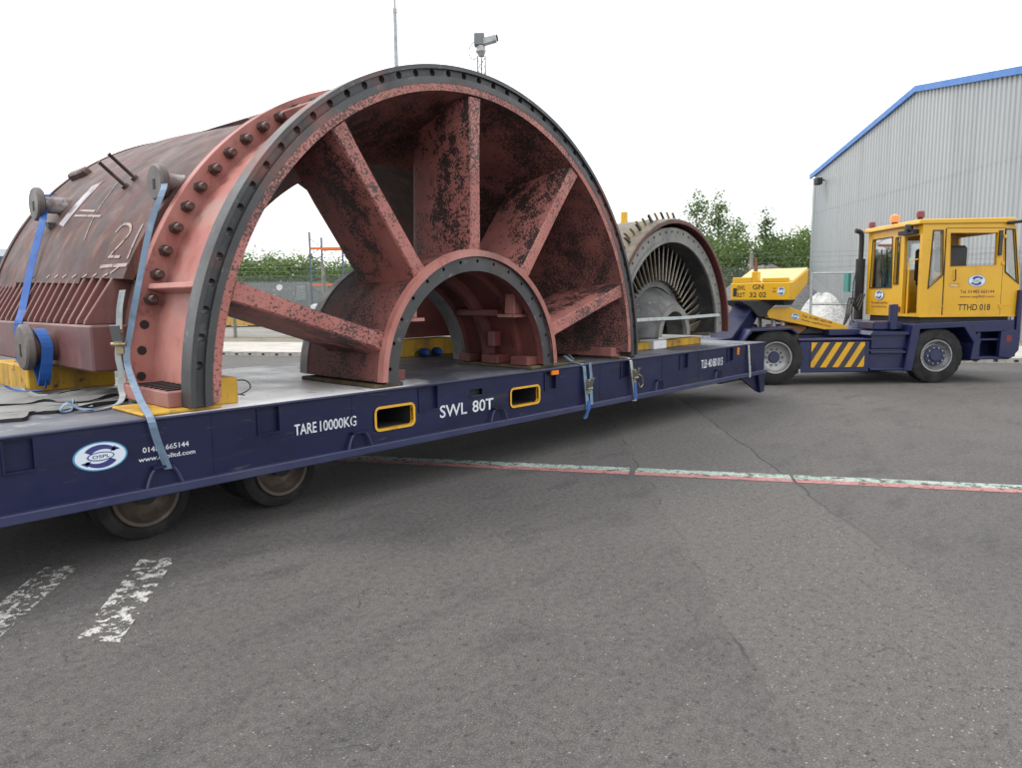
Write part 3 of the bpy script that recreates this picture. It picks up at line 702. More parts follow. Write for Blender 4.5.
# five spokes: deep plates with rounded noses
def spoke(a):
    ca, sa = cos(rad(a)), sin(rad(a)); tx, tz = -sa, ca
    secs = [(1.165, .085, .05, .90), (1.26, .068, .04, .86), (2.0, .064, .03, .84), (2.34, .068, .025, .80), (2.57, .078, .02, .62)]
    def ringpts(r, prof):
        return [(TCX + r * ca + t * tx, y, BZ + r * sa + t * tz) for t, y in prof]
    vs_ = []
    for r, th, y0, y1 in secs:
        ym = y0 + .10
        vs_ += ringpts(r, [(-th, y0 + .012), (th, y0 + .012), (th * 1.32, ym), (th * 1.32, y1 - .05), (th * 1.1, y1), (-th * 1.1, y1), (-th * 1.32, y1 - .05), (-th * 1.32, ym)])
    n = 8; fs_ = [list(range(n)), list(range((len(secs) - 1) * n, len(secs) * n))]
    for i in range(len(secs) - 1):
        for k in range(n): fs_.append((i * n + k, i * n + (k + 1) % n, (i + 1) * n + (k + 1) % n, (i + 1) * n + k))
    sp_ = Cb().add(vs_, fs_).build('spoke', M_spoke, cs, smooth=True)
    vs_ = []
    for r, th, y0, y1 in secs:
        vs_ += ringpts(r, [(-th - .001, y0 + .016), (-th + .012, y0), (th - .012, y0), (th + .001, y0 + .016)])
    fs_ = [(0, 1, 2, 3), [4 * (len(secs) - 1) + k for k in range(4)]]
    for i in range(len(secs) - 1):
        for k in range(4): fs_.append((i * 4 + k, i * 4 + (k + 1) % 4, i * 4 + 4 + (k + 1) % 4, i * 4 + 4 + k))
    Cb().add(vs_, fs_).build('spoke_nose', M_peel, sp_)
for a in (18, 54, 90, 126, 162): spoke(a)
# maroon main casing
def rc(y):
    pts = [(1.12, 2.62), (2, 2.70), (3, 2.78), (4, 2.85), (5.1, 2.90)]
    for (a, b), (c, d) in zip(pts, pts[1:]):
        if y <= c: return b + (d - b) * (y - a) / (c - a)
    return pts[-1][1]
def kx(y, z):
    k_ = 1.12 if y < 1.5 else (1.12 - .03 * (y - 1.5) if y < 2.5 else 1.09 - .036 * (y - 2.5))
    return 1.0 if z < 1.84 else k_
def oval(mb):
    for p in mb.v: p.x = TCX + (p.x - TCX) * kx(p.y, p.z)
    return mb
prof = [(rc(y), y) for y in (1.17, 1.5, 2, 2.5, 3, 3.5, 4, 4.5, 5.1)]
oval(Cb().lathe(prof + [(r - .07, y) for r, y in prof[::-1]], TCX, BZ, 4, 176, 160)).build('main_casing', M_maroon, cs, smooth=True)
Cb().lathe([(2.78, 5.02), (2.91, 5.02), (2.91, 5.12), (2.78, 5.12)], TCX, BZ, 4, 176, 96).build('rear_flange', M_maroon, cs)
Cb().lathe([(2.55, 1.155), (2.805, 1.155), (2.805, 1.24), (2.55, 1.24)], TCX, BZ, 4, 176, 96).build('mating_flange', M_maroon, cs)
Cb().lathe([(2.60, 1.7), (2.72, 1.7), (2.79, 1.9), (2.81, 2.8), (2.62, 2.9)], TCX, BZ, 102, 117, 14).build('raised_pad', M_maroon, cs)
for s in (-1, 1):
    xo = TCX + s * 3.02; xi = TCX + s * 2.50
    Cb().box(min(xo, xi), max(xo, xi), 1.17, 5.1, 1.155, 1.515).build('split_flange', M_maroonred, cs, bevel=.015)
def cx_at(y, z): return TCX - kx(y, z) * math.sqrt(max(rc(y) ** 2 - (z - BZ) ** 2, .01))
fin = []
for k in range(20):
    y = 1.34 + k * .188
    x1 = cx_at(y, 1.52); x2 = cx_at(y, 1.90)
    Cb().prism([(1.915, 1.516), (x1 + .2, 1.516), (x2 + .2, 1.90), (x2 + .03, 1.92), (x2 - .012, 1.88), (1.925, 1.55)], 'y', y, y + .038).build('fin', M_maroonred, cs, bevel=.006)
for k in range(19):                                     # red painted slots between the fins
    y = 1.34 + k * .188; x2 = cx_at(y, 1.90)
    Cb().prism([(2.0, 1.517), (2.03, 1.517), (x2 + .06, 1.86), (x2 + .03, 1.86)], 'y', y + .04, y + .186).build('slot_back', M_redslot, cs)
M_wrap = paint('trunnion_scuffed', (.15, .11, .105), .6, layers=[((.40, .39, .39), 3.5, .50, .62), ((.08, .05, .048), 6, .55, .7)])
def trunnion(x_disc, x_in, y, z, rp, rd, mat=M_maroon):
    t = Cb().cyl((x_disc + .02, y, z), (x_in, y, z), rp, 20).build('trunnion', mat, cs, smooth=True)
    Cb().tube([(x_disc - .045, y, z), (x_disc - .03, y, z), (x_disc + .015, y, z), (x_disc + .03, y, z)], [rd * .9, rd, rd, rd * .92], 28).build('trunnion_disc', M_discmetal if rd < .21 else M_maroonred, t, smooth=True)
    Cb().box(x_disc - .05, x_disc - .044, y - .018, y + .018, z - rd * .4, z + rd * .15).build('disc_slot', M_rubber, t)
trunnion(1.70, 1.93, 2.08, 1.325, .12, .19)
trunnion(2.53, 2.85, 1.28, 2.655, .08, .145, M_wrap)
trunnion(2.33, 2.70, 3.78, 2.69, .085, .17, M_wrap)
Cb().box(2.36, 2.62, 3.62, 3.70, 2.44, 2.50).build('brace_bar', M_darksteel, cs)
for y, z in ((2.31, 2.74), (2.29, 2.82)):
    x = cx_at(y, z); d = Vector((x - TCX, 0, z - BZ)).normalized(); p = Vector((x, y, z))
    q = p + Vector((-.21, 0, .19))
    Cb().tube([p - d * .04, q, q + d * .01], [.017, .017, .024], 8).build('rod', M_bolt, cs, smooth=True)
    Cb().tube([p - d * .02, p + d * .03], .034, 10).build('rod_socket', M_bolt, cs)
# welded patch and bare metal streak near the far trunnion
def on_skin(y, z, lift=.005):
    r = rc(y) + lift
    return Vector((TCX - kx(y, z) * math.sqrt(max(r * r - (z - BZ) ** 2, .01)), y, z))
def stroke(pts, wdt, mat=None, name='chalk_mark', lift=.005):
    if len(pts) > 2: fine = [(v.x, v.y) for v in subdiv([Vector((p[0], p[1], 0)) for p in pts], 4)]
    else: fine = [(pts[0][0] + (pts[1][0] - pts[0][0]) * t / 5, pts[0][1] + (pts[1][1] - pts[0][1]) * t / 5) for t in range(6)]
    mb = Cb(); vs_ = []
    for i, (y, z) in enumerate(fine):
        y0, z0 = fine[max(i - 1, 0)]; y1, z1 = fine[min(i + 1, len(fine) - 1)]
        d = Vector((y1 - y0, z1 - z0)).normalized(); nx, nz_ = -d.y, d.x
        for s in (-1, 1): vs_.append(on_skin(y + nx * s * wdt / 2, z + nz_ * s * wdt / 2, lift))
    mb.add(vs_, [(2 * i, 2 * i + 1, 2 * i + 3, 2 * i + 2) for i in range(len(fine) - 1)]).build(name, mat or M_chalk, cs)
stroke([(1.69, 2.27), (1.63, 2.33), (1.49, 2.32), (1.41, 2.26), (1.43, 2.19), (1.49, 2.12), (1.56, 2.06)], .022)
stroke([(1.57, 2.06), (1.36, 2.05)], .022)
stroke([(1.27, 2.31), (1.22, 2.03)], .022)
stroke([(1.64, 1.98), (1.18, 1.98)], .028)
stroke([(3.1, 2.53), (2.30, 2.46)], .02)
stroke([(3.06, 2.58), (2.57, 2.53)], .02)
stroke([(2.71, 2.86), (2.58, 2.68), (2.48, 2.47), (2.33, 2.24)], .014)
for y, z in ((3.42, 1.94), (2.88, 1.93), (2.63, 1.925), (2.4, 1.92), (2.15, 1.915), (1.9, 1.91), (1.69, 1.91), (1.47, 1.905)):
    stroke([(y + .05, z - .010), (y - .03, z + .012)], .018)
stroke([(1.40, 1.92), (1.30, 1.97)], .014)
M_bare = paint('bare_metal_patch', (.36, .35, .38), .5, .2, layers=[((.16, .09, .085), 5, .5, .62)])
stroke([(3.33, 2.90), (3.30, 2.70), (3.34, 2.45)], .22, M_bare, 'bare_patch', .004)
Cb().obox(on_skin(4.55, 3.15, .02), (.10, .5, .12), Matrix.Rotation(rad(-45), 3, 'Y')).build('weld_lug', M_bolt, cs, bevel=.02)
Cb().tube([on_skin(5.0, 2.15, .10), on_skin(5.0, 1.95, .12), on_skin(5.0, 1.7, .11), on_skin(5.0, 1.5, .11)], .03, 8).build('drain_pipe', M_darksteel, cs, smooth=True)

# ================================================================== BLADE CARRIER (second load)
VX, VZ, VY = 9.19, 1.13, .35
VO = (VX, 1.2, DH)
vc = thing('blade_carrier', VO, 'grey half ring blade carrier with fanned vanes behind the big casing', 'blade carrier')
def Vb(): return MB(VO)
va = [5 + 170 / 27 * k for k in range(28)]
Vb().holed(VX, VZ, 1.375, 1.52, VY, VY + .09, .020, 1.462, va, 0, 180).build('front_flange', M_greymetal, vc)
Vb().lathe([(1.32, VY - .012), (1.375, VY - .012), (1.375, VY + .09), (1.32, VY + .09)], VX, VZ, 0, 180, 72).build('inner_rim', M_greymetal, vc, smooth=True)
Vb().lathe([(1.44, VY + .091), (1.50, VY + .091), (1.50, VY + .9), (1.44, VY + .9)], VX, VZ, 0, 180, 72).build('neck', M_darksteel, vc, smooth=True)
Vb().lathe([(1.605, VY - .07), (1.63, VY - .07), (1.645, VY - .03), (1.63, VY + 1.3), (1.605, VY + 1.3)], VX, VZ, 0, 180, 72).build('outer_shell', M_gold, vc, smooth=True)
Vb().lathe([(1.575, VY - .075), (1.604, VY - .075), (1.604, VY + 1.3), (1.575, VY + 1.3)], VX, VZ, 0, 180, 72).build('shell_lining', M_redring, vc, smooth=True)
Vb().lathe([(1.50, VY + .9), (1.574, VY + .9), (1.574, VY + .95), (1.50, VY + .95)], VX, VZ, 0, 180, 72).build('rear_web', M_redring, vc)
Vb().lathe([(1.315, VY + .02), (1.34, VY + .02), (1.34, VY + .95), (1.20, VY + .95)], VX, VZ, 0, 180, 72).build('inner_wall', M_darksteel, vc, smooth=True)
for k in range(22):                                     # pointed levers standing out round the rim
    a = 86 + k * 3.6; ca, sa = cos(rad(a)), sin(rad(a)); tx, tz = -sa, ca
    y = VY + .06 + .03 * (k % 3)
    vs_ = []
    for r, hw, yo, tt in ((1.62, .012, 0, 0), (1.67, .014, .01, .010), (1.745, .005, .03, .035)):
        for t, dy in ((-hw, -.012), (hw, -.012), (hw, .02), (-hw, .02)):
            vs_.append((VX + r * ca + (t + tt) * tx, y + yo + dy * (1 if r < 1.8 else .4), VZ + r * sa + (t + tt) * tz))
    fs_ = [(0, 1, 2, 3), (11, 10, 9, 8)]
    for i in range(2):
        for q in range(4): fs_.append((i * 4 + q, i * 4 + (q + 1) % 4, i * 4 + 4 + (q + 1) % 4, i * 4 + 4 + q))
    Vb().add(vs_, fs_).build('lever', M_lever if k % 3 else M_darksteel, vc)
for k in range(30):                                     # guide vanes
    a = 4 + 172 / 29 * k; ca, sa = cos(rad(a)), sin(rad(a)); tx, tz = -sa, ca
    vs_ = []
    for r, tw, ch in ((.79, -.55, .17), (1.05, -.80, .19), (1.315, -1.0, .22)):
        for c_, th in ((-.5, .004), (0, .014), (.5, .004)):
            for sgn in (-1, 1):
                t = c_ * ch * sin(tw) + sgn * th * cos(tw); dy = c_ * ch * cos(tw) - sgn * th * sin(tw)
                vs_.append((VX + r * ca + t * tx, VY + .30 + dy, VZ + r * sa + t * tz))
    fs_ = []
    for i in range(2):
        ring_ = [0, 2, 4, 5, 3, 1]
        for q in range(6):
            fs_.append((i * 6 + ring_[q], i * 6 + ring_[(q + 1) % 6], i * 6 + 6 + ring_[(q + 1) % 6], i * 6 + 6 + ring_[q]))
    Vb().add(vs_, fs_).build('guide_vane', M_vane, vc, smooth=True)
Vb().lathe([(.70, VY + .30), (.80, VY + .30), (.80, VY + .60), (.70, VY + .60)], VX, VZ, 0, 180, 48).build('inner_ring', M_hubgrey, vc, smooth=True)
Vb().lathe([(.36, VY + .02), (.42, VY), (.52, VY + .06), (.62, VY + .20), (.70, VY + .34), (.66, VY + .44), (.36, VY + .30)], VX, VZ, 0, 180, 40).build('hub', M_hubgrey, vc, smooth=True)
Vb().lathe([(.35, VY - .03), (.44, VY - .03), (.45, VY + .03), (.35, VY + .03)], VX, VZ, 0, 180, 40).build('hub_lip', M_greymetal, vc, smooth=True)
Vb().lathe([(.40, VY + .62), (1.32, VY + .62), (1.32, VY + .66), (.40, VY + .66)], VX, VZ, 0, 180, 48).build('back_plate', M_darksteel, vc)
for s in (-1, 1):
    Vb().box(VX + s * 1.42 - .12, VX + s * 1.42 + .12, VY + .1, VY + 1.2, VZ - .06, VZ - .002).build('split_foot', M_greymetal, vc, bevel=.006)

# ================================================================== PACKING ON THE DECK
def block(x0, x1, y0, y1, z0, z1, label, mat=M_timberyel, n=1):
    b_ = MB((x0, y0, z0)).box(x0, x1, y0, y1, z0, z1)
    o = b_.build('timber_block', mat, bevel=.008); o.location = (x0, y0, z0)
    return tag(o, label, 'timber block', 'packing blocks on the trailer deck')
block(1.82, 2.36, .05, .60, DH + .001, .960, 'low yellow block under the near left foot of the pink casing')
ob = block(2.375, 2.56, .20, .62, DH + .001, 1.13, 'tall yellow block just inside the near left foot with black wire loop')
MB((2.375, .2, DH + .001)).tube(subdiv([(2.56, .26, 1.10), (2.66, .27, 1.09), (2.70, .28, 1.03), (2.62, .28, .99), (2.57, .27, 1.0), (2.66, .3, .975)], 5), .005, 5).build('wire_loop', M_rubber, ob)
block(1.72, 2.40, 2.2, 3.3, DH + .001, 1.154, 'yellow block under the maroon flange at the left with a blue strap end')
block(6.16, 6.76, .10, .42, DH + .001, .966, 'brown low block beside the right foot of the hub', M_timberdark)
block(3.70, 4.02, .06, 1.2, DH + .001, .972, 'dark low timber under the left foot of the hub', M_timberdark)
block(5.75, 6.10, .06, 1.2, DH + .001, .972, 'dark low timber under the right foot of the hub', M_timberdark)
block(7.40, 7.74, .06, .7, DH + .001, .966, 'brown block under the right foot of the big flange', M_timberdark)
block(5.95, 6.85, 2.42, 2.70, DH + .001, 1.16, 'yellow block seen through the hub arch at the far side')
block(8.15, 9.0, .62, .82, DH + .001, 1.045, 'yellow timber under the grey blade carrier at its left')
block(9.45, 10.55, .62, .82, DH + .001, 1.045, 'yellow timber under the grey blade carrier at its right')
block(7.45, 7.93, 1.3, 2.83, DH + .001, 1.154, 'dark block added to close the bright gap under the far right flange of the casing', M_timberdark)  # added dark block, keeps bright background from showing under the flange
bb = MB((9.02, .56, DH)).box(9.02, 9.38, .56, .80, DH + .001, 1.06).build('white_box', M_white, bevel=.006); bb.location = (9.02, .56, DH)
tag(bb, 'small white box on the deck below the blade carrier hub', 'box')
for i, (x, y) in enumerate(((6.22, 2.33), (6.42, 2.30))):
    mb = MB((x, y, DH)); mb.lathe([(0, -.08), (.035, -.075), (.055, -.04), (.055, .04), (.035, .075), (0, .08)], 0, 0, 0, 360, 12, closed=False)
    mb.v = [Vector((p.x + x, p.y + y, p.z + DH + .056)) for p in mb.v]
    o = mb.build('strap_roll', M_strapblue, smooth=True); o.location = (x, y, DH)
    tag(o, ('left' if i == 0 else 'right') + ' of two blue strap rolls on deck before the far yellow block', 'strap', 'rolled straps seen through the hub')

# rubber mats on the tail of the deck
def rmat(outline, z, label, amp=.012):
    x0 = sum(p[0] for p in outline) / len(outline); y0 = sum(p[1] for p in outline) / len(outline)
    fine = subdiv([Vector((p[0], p[1], 0)) for p in outline + outline[:1]], 5)[:-1]
    n = len(fine); vs_ = []; rings = (1, .86, .6, .3)
    for rr in rings:
        for k, p in enumerate(fine):
            q = Vector((x0, y0, 0)).lerp(p, rr)
            vs_.append((q.x, q.y, z + .013 + amp * (.5 + .5 * sin(q.x * 9 + q.y * 13)) + (.008 if rr == 1 else 0)))
    vs_.append((x0, y0, z + .02)); c_ = len(vs_) - 1
    fs_ = []
    for i in range(len(rings) - 1):
        for k in range(n): fs_.append((i * n + k, i * n + (k + 1) % n, (i + 1) * n + (k + 1) % n, (i + 1) * n + k))
    for k in range(n): fs_.append((3 * n + k, 3 * n + (k + 1) % n, c_))
    o = MB((x0, y0, z)).add(vs_, fs_).build('rubber_mat', M_mat, smooth=True); o.location = (x0, y0, z)
    e = MB((x0, y0, z)); m_ = len(fine)
    e.add([(p.x, p.y, z + .001) for p in fine] + [vs_[k] for k in range(n)], [(k, (k + 1) % n, n + (k + 1) % n, n + k) for k in range(n)])
    e.build('mat_edge', M_matedge, o)
    return tag(o, label, 'mat', 'rubber mats on the trailer deck')
rmat([(.2, .75), (.7, .62), (1.15, .56), (1.28, .53), (1.38, .78), (1.50, .70), (1.85, .86), (2.06, .98), (2.06, 1.12), (1.69, .98), (1.58, 1.25), (1.30, 1.15), (.6, 1.5), (.1, 1.4)], DH + .001, 'wavy edged grey rubber mat nearest the deck edge at left')
rmat([(.7, 1.65), (1.30, 1.22), (1.60, 1.32), (1.70, 1.02), (2.02, 1.18), (2.20, 1.45), (2.05, 1.70), (1.66, 1.72), (1.66, 2.6), (.9, 2.6)], DH + .004, 'rumpled grey rubber mat in front of the maroon flange and yellow block', .022)

# ================================================================== STRAPS
def strap(name, path, wdt, wdir, mat, label, smooth=4, thick=.004, cat='strap', group=None):
    P = subdiv(path, smooth) if smooth > 1 else [Vector(p) for p in path]
    o = MB(path[0]).ribbon(P, wdt, wdir, thick).build(name, mat); o.location = path[0]
    return tag(o, label, cat, group)
def ratchet(par, off, c, M, s=1.):
    c = Vector(c)
    MB(off).obox(c, (.05 * s, .018 * s, .17 * s), M).obox(c + M @ Vector((0, -.02 * s, .02 * s)), (.056 * s, .02 * s, .09 * s), M).build('ratchet', M_brass, par, bevel=.004)
    MB(off).obox(c + M @ Vector((0, -.045 * s, .05 * s)), (.06 * s, .012 * s, .12 * s), M @ Matrix.Rotation(.4, 3, 'X')).build('ratchet_handle', M_galvdark, par, bevel=.003)
    MB(off).cyl(c + M @ Vector((-.045 * s, -.02 * s, -.02 * s)), c + M @ Vector((.045 * s, -.02 * s, -.02 * s)), .014 * s, 10).build('ratchet_drum', M_brass, par)
I3 = Matrix.Identity(3)
pa = [(2.66, 1.36, 2.73), (2.56, 1.25, 2.66), (2.44, 1.0, 2.555), (2.324, .99, 2.279), (2.204, .99, 1.819), (2.123, .99, 1.476), (2.075, .96, 1.309), (2.02, .80, 1.20), (1.90, .30, 1.03), (1.835, -.03, .945), (1.86, -.05, .80), (1.92, -.05, .59)]
strap('ratchet_strap', pa, .05, (.75, -.65, .1), M_strappale, 'pale blue strap from upper trunnion past the bolted flange to the side ring')
pb = [(2.08, .97, 1.78), (2.045, .955, 1.65), (2.027, .95, 1.481), (2.007, .95, 1.294), (2.02, .95, 1.164), (2.01, .95, 1.05), (2.0, .9, .985), (1.90, .72, .955), (1.745, .60, .95), (1.65, .58, .957)]
o = strap('ratchet_strap', pb, .045, (.75, -.65, .1), M_strapgrey, 'grey strap with ratchet hanging beside the bolted flange, tail curling onto deck')
ratchet(o, pb[0], (2.015, .92, 1.40), Matrix.Rotation(rad(-40), 3, 'Z'), 1.15)
ratchet(o, pb[0], (2.08, .90, 1.10), Matrix.Rotation(rad(-40), 3, 'Z'), .7)
strap('strap_tail', [(1.70, .60, .948), (1.62, .62, .965), (1.56, .66, 1.005), (1.52, .68, .955), (1.60, .72, .950), (1.64, .80, 1.01), (1.69, .86, .955), (1.76, .80, .953)], .06, (.2, 1, .15), M_strappale, 'crumpled pale blue strap tail lying on the deck edge')
strap('lifting_strap', [(2.48, 3.78, 2.80), (2.42, 3.79, 2.795), (2.39, 3.76, 2.70), (2.29, 3.58, 2.465), (2.12, 3.38, 2.06), (1.95, 3.14, 1.621), (1.875, 3.0, 1.50), (1.855, 2.96, 1.30), (1.845, 2.95, 1.14), (1.80, 2.80, 1.16)], .085, (.5, -.85, 0), M_strapblue, 'bright blue strap hanging from the far upper trunnion down to the flange')
# round sling over the lower trunnion
sl = []
for k in range(25):
    a = 2 * pi * k / 24
    rr_ = .145
    y = 2.08 + rr_ * sin(a); z = 1.325 + rr_ * cos(a)
    if cos(a) < -.2: z -= .22 * max(0, -cos(a) - .2)
    sl.append((1.80 + .01 * sin(3 * a), y, z))
o = strap('round_sling', sl, .085, (1, 0, 0), M_strapblue, 'blue round sling looped over the lower trunnion at left', 1, .014)
strap('sling_end', [(1.80, 2.0, 1.05), (1.76, 1.92, .985), (1.66, 1.95, .975), (1.58, 2.05, .985), (1.53, 2.10, 1.02)], .05, (.5, .8, 0), M_strapblue, 'loose end of blue sling lying on the rubber mat')
# straps over the deck edge on the right
def edge_strap(x, label, dx, mat, deck_in, rz, tail):
    p = [(x - .05, deck_in, DH + .09), (x - .02, .10, DH + .015), (x, .01, DH + .008), (x, -.026, DH - .03), (x + dx, -.06, zb + .06), (x + dx, -.066, zb - .01), (x + dx - .03, -.05, zb - tail)]
    o = strap('ratchet_strap', p, .055, (1, 0, 0), mat, label, 1)
    ratchet(o, p[0], (x + .04, -.055, rz), I3, 1.0)
    return o
o = edge_strap(6.56, 'pale strap with ratchet over the deck edge, left of the pair', .02, M_strappale, .22, .68, .10)
MB((6.51, .22, DH + .09)).ribbon([(6.66, -.03, .95), (6.68, -.035, .80), (6.66, -.05, .62), (6.65, -.07, .47)], .05, (1, 0, 0)).build('return_webbing', M_strappale, o)
MB((6.51, .22, DH + .09)).ribbon([(6.60, -.07, .52), (6.58, -.08, .42), (6.52, -.06, .33)], .05, (1, 0, 0)).build('blue_tail', M_strapblue, o)
MB((6.51, .22, DH + .09)).tube([(6.50, .2, DH + .10), (6.44, .1, DH + .11), (6.42, .02, DH + .06)], .012, 6).build('hook', M_chrome, o)
o = edge_strap(7.52, 'pale strap with ratchet over the deck edge, right of the pair', .05, M_strapgrey, .35, .72, .0)
MB((7.47, .35, DH + .09)).ribbon([(7.57, -.058, .66), (7.57, -.072, .50), (7.57, -.075, .43)], .055, (1, 0, 0)).build('blue_tail', M_strapblue, o)
MB((7.47, .35, DH + .09)).tube(subdiv([(7.62, -.05, .74), (7.72, -.06, .70), (7.74, -.06, .60), (7.68, -.06, .57), (7.64, -.06, .63)], 4), .008, 6).build('hook', M_brass, o)
strap('webbing', [(10.80, .30, DH + .012), (10.88, .05, DH + .008), (10.89, -.024, DH - .02), (10.89, -.06, zb + .07), (10.89, -.06, zb - .01)], .05, (1, 0, 0), M_strapgrey, 'thin pale strap hanging down the front corner of the trailer', 1)
strap('webbing', [(7.75, .20, 1.385), (8.4, .28, 1.39), (9.2, .30, 1.385), (10.0, .29, 1.395), (10.55, .31, 1.40)], .045, (0, .25, 1), M_strapgrey, 'pale strap stretched across the front of the blade carrier', 3)
# silver cover behind the big casing
so_ = thing('exhaust_cover', (10.35, 2.3, DH), 'silver curved metal cover peeking out behind the casing rim', 'metal cover')
MB((10.35, 2.3, DH)).lathe([(1.08, 1.75), (1.13, 1.75), (1.13, 2.7), (1.08, 2.7)], 10.35, 1.78, 20, 175, 30).build('cover', M_silver, so_, smooth=True)
MB((10.35, 2.3, DH)).lathe([(.05, 1.75), (.26, 1.72), (.28, 2.2), (.05, 2.2)], 10.72, 2.72, 0, 180, 18).build('bend', M_silver, so_, smooth=True)
MB((10.35, 2.3, DH)).box(9.27, 11.4, 1.9, 2.5, DH + .001, 1.76).build('pedestal', M_darksteel, so_)
MB((10.35, 2.3, DH)).box(10.20, 10.28, 1.85, 1.93, 2.80, 3.08).build('yellow_lug', M_yellow, so_)

# ================================================================== TERMINAL TRACTOR
# local frame: x along its heading from the rear axle, y across to the far side, z up
TG = Vector((13.355, .534, 0)); TGROT = rad(-46.1)
tg = thing('terminal_tractor', TG, 'yellow and navy terminal tractor with hazard striped side box, coupled to the trailer', 'tractor unit', rz=TGROT)
def cut(o, cutters):
    for c_ in cutters:
        co = link('cutter', c_.mesh('cutter'), o.parent)
        md = o.modifiers.new('b', 'BOOLEAN'); md.object = co; md.operation = 'DIFFERENCE'; md.solver = 'EXACT'
        dg = bpy.context.evaluated_depsgraph_get(); dg.update()
        me = bpy.data.meshes.new_from_object(o.evaluated_get(dg)); o.modifiers.clear(); o.data = me
        cm = co.data; bpy.data.objects.remove(co); bpy.data.meshes.remove(cm)
TWID = 2.45
# wheels
def tug_wheel(x, y0, y1, fc, dual=False):
    ty = wheel_parts(tg, (0, 0, 0), x, .525, y0, y1, .525, .30, M_tyre, M_rimgrey, fc, hub=.10 if dual else .05)
    yf = y0 if fc < 0 else y1; s = -fc
    d0 = .11 if dual else .045
    MB().lathe([(.0, yf + s * d0 - s * .03), (.10, yf + s * d0 - s * .03), (.12, yf + s * d0), (.195, yf + s * d0 + s * .004), (.20, yf + s * d0 + s * .03)], x, .525, 0, 360, 24, closed=False).build('hub', M_rimnavy, ty, smooth=True)
    nb = MB()
    for k in range(10):
        a = 2 * pi * k / 10
        nb = MB().cyl((x + .155 * cos(a), yf + s * d0 - s * .03, .525 + .155 * sin(a)), (x + .155 * cos(a), yf + s * d0 + s * .01, .525 + .155 * sin(a)), .016, 6)
        nb.build('wheel_nut', M_chrome if not dual else M_rimnavy, ty)
    for k in range(22):                                  # tread blocks on the shoulder
        a = 2 * pi * k / 22
        c_ = Vector((x + .511 * cos(a), (y0 + y1) / 2, .525 + .511 * sin(a)))
        MB().obox(c_, (.02, (y1 - y0) * .80, .095), Matrix.Rotation(-a, 3, 'Y')).build('tread_block', M_tyre, ty)
    return ty
tug_wheel(3.09, .03, .33, -1); tug_wheel(3.09, TWID - .33, TWID - .03, 1)
tug_wheel(0, .0, .27, -1, True); tug_wheel(0, .30, .57, -1, True)
tug_wheel(0, TWID - .57, TWID - .30, 1, True); tug_wheel(0, TWID - .27, TWID, 1, True)
MB().cyl((0, .5, .525), (0, TWID - .5, .525), .11, 12).build('rear_axle', M_under, tg)
MB().cyl((3.09, .3, .48), (3.09, TWID - .3, .48), .07, 12).build('front_axle', M_under, tg)
for y in (.80, 1.52): MB().box(-.75, 4.45, y, y + .13, .62, .90).build('chassis_rail', M_navy, tg)
# striped side box
M_tnavy = paint('navy_tractor_paint', (.0080, .0115, .060), .4, layers=[((.015, .019, .068), 1.6, .45, .7), ((.010, .012, .035), 3, .52, .72, 6, (1, 1, 1.8)), ((.09, .08, .075), 22, .67, .74)], bump=(6, .05, .01))
MB().box(.45, 1.80, .03, .78, .23, .83).build('side_box', M_tnavy, tg, bevel=.015)
MB().box(.42, 1.84, .0, .80, .832, .865).build('box_lid', M_tnavy, tg, bevel=.008)
st = MB().box(.67, 1.70, .018, .029, .32, .81).build('hazard_panel', paint('stripe_navy', (.03, .028, .045), .5), tg)
for k in range(5):                                       # slanted yellow stripes, clipped to the panel
    x = .62 + k * .235; wdt = .115; sl_ = .29
    z0, z1 = .33, .80
    poly = [(x, z0), (x + wdt, z0), (x + wdt + sl_, z1), (x + sl_, z1)]
    def clip(poly, xa, keep_gt):
        o_ = []
        for i in range(len(poly)):
            p, q = poly[i], poly[(i + 1) % len(poly)]
            ip = (p[0] > xa) == keep_gt; iq = (q[0] > xa) == keep_gt
            if ip: o_.append(p)
            if ip != iq:
                t = (xa - p[0]) / (q[0] - p[0]); o_.append((xa, p[1] + t * (q[1] - p[1])))
        return o_
    poly = clip(clip(poly, .675, True), 1.695, False)
    if len(poly) > 2:
        MB().prism(poly, 'y', .012, .0175).build('hazard_stripe', M_yellow, st)
poly = clip([(.62 - .235, .33), (.62 - .12, .33), (.62 - .12 + .29, .80), (.62 - .235 + .29, .80)], .675, True)
if len(poly) > 2: MB().prism(poly, 'y', .012, .0175).build('hazard_stripe', M_yellow, st)
MB().box(.34, .44, .05, .6, .25, .95).build('mud_flap', M_rubber, tg)
MB().box(.44, .47, -.005, .05, .22, .30).build('box_foot', M_galv, tg)
# middle body with steps, between side box and front wing
MB().box(1.81, 2.50, .10, .8, .24, .66).build('step_body', M_tnavy, tg, bevel=.015)
MB().box(1.82, 2.50, .02, .14, .58, .62).build('step_tread', M_tnavy, tg, bevel=.006)
MB().box(1.82, 2.50, .02, .14, .26, .30).build('step_tread', M_tnavy, tg, bevel=.006)
MB().box(1.86, 2.55, .12, 1.0, .66, .98).build('battery_box', M_tnavy, tg, bevel=.015)
MB().prism([(1.80, .93), (2.55, .93), (2.60, .98), (1.86, 1.0)], 'y', .05, 1.0).build('box_shelf', M_tnavy, tg)
MB().box(1.25, 2.65, .55, 2.0, .90, 1.02).build('rear_deck', M_tnavy, tg, bevel=.01)
MB().box(1.98, 2.55, .28, .9, 1.02, 1.17).build('air_tank_box', M_tnavy, tg, bevel=.015)
MB().box(2.28, 2.42, .22, .32, 1.02, 1.50).build('post', M_tnavy, tg, bevel=.01)
MB().box(.7, 4.4, .7, 1.75, .36, .62).build('underbody', M_under, tg)
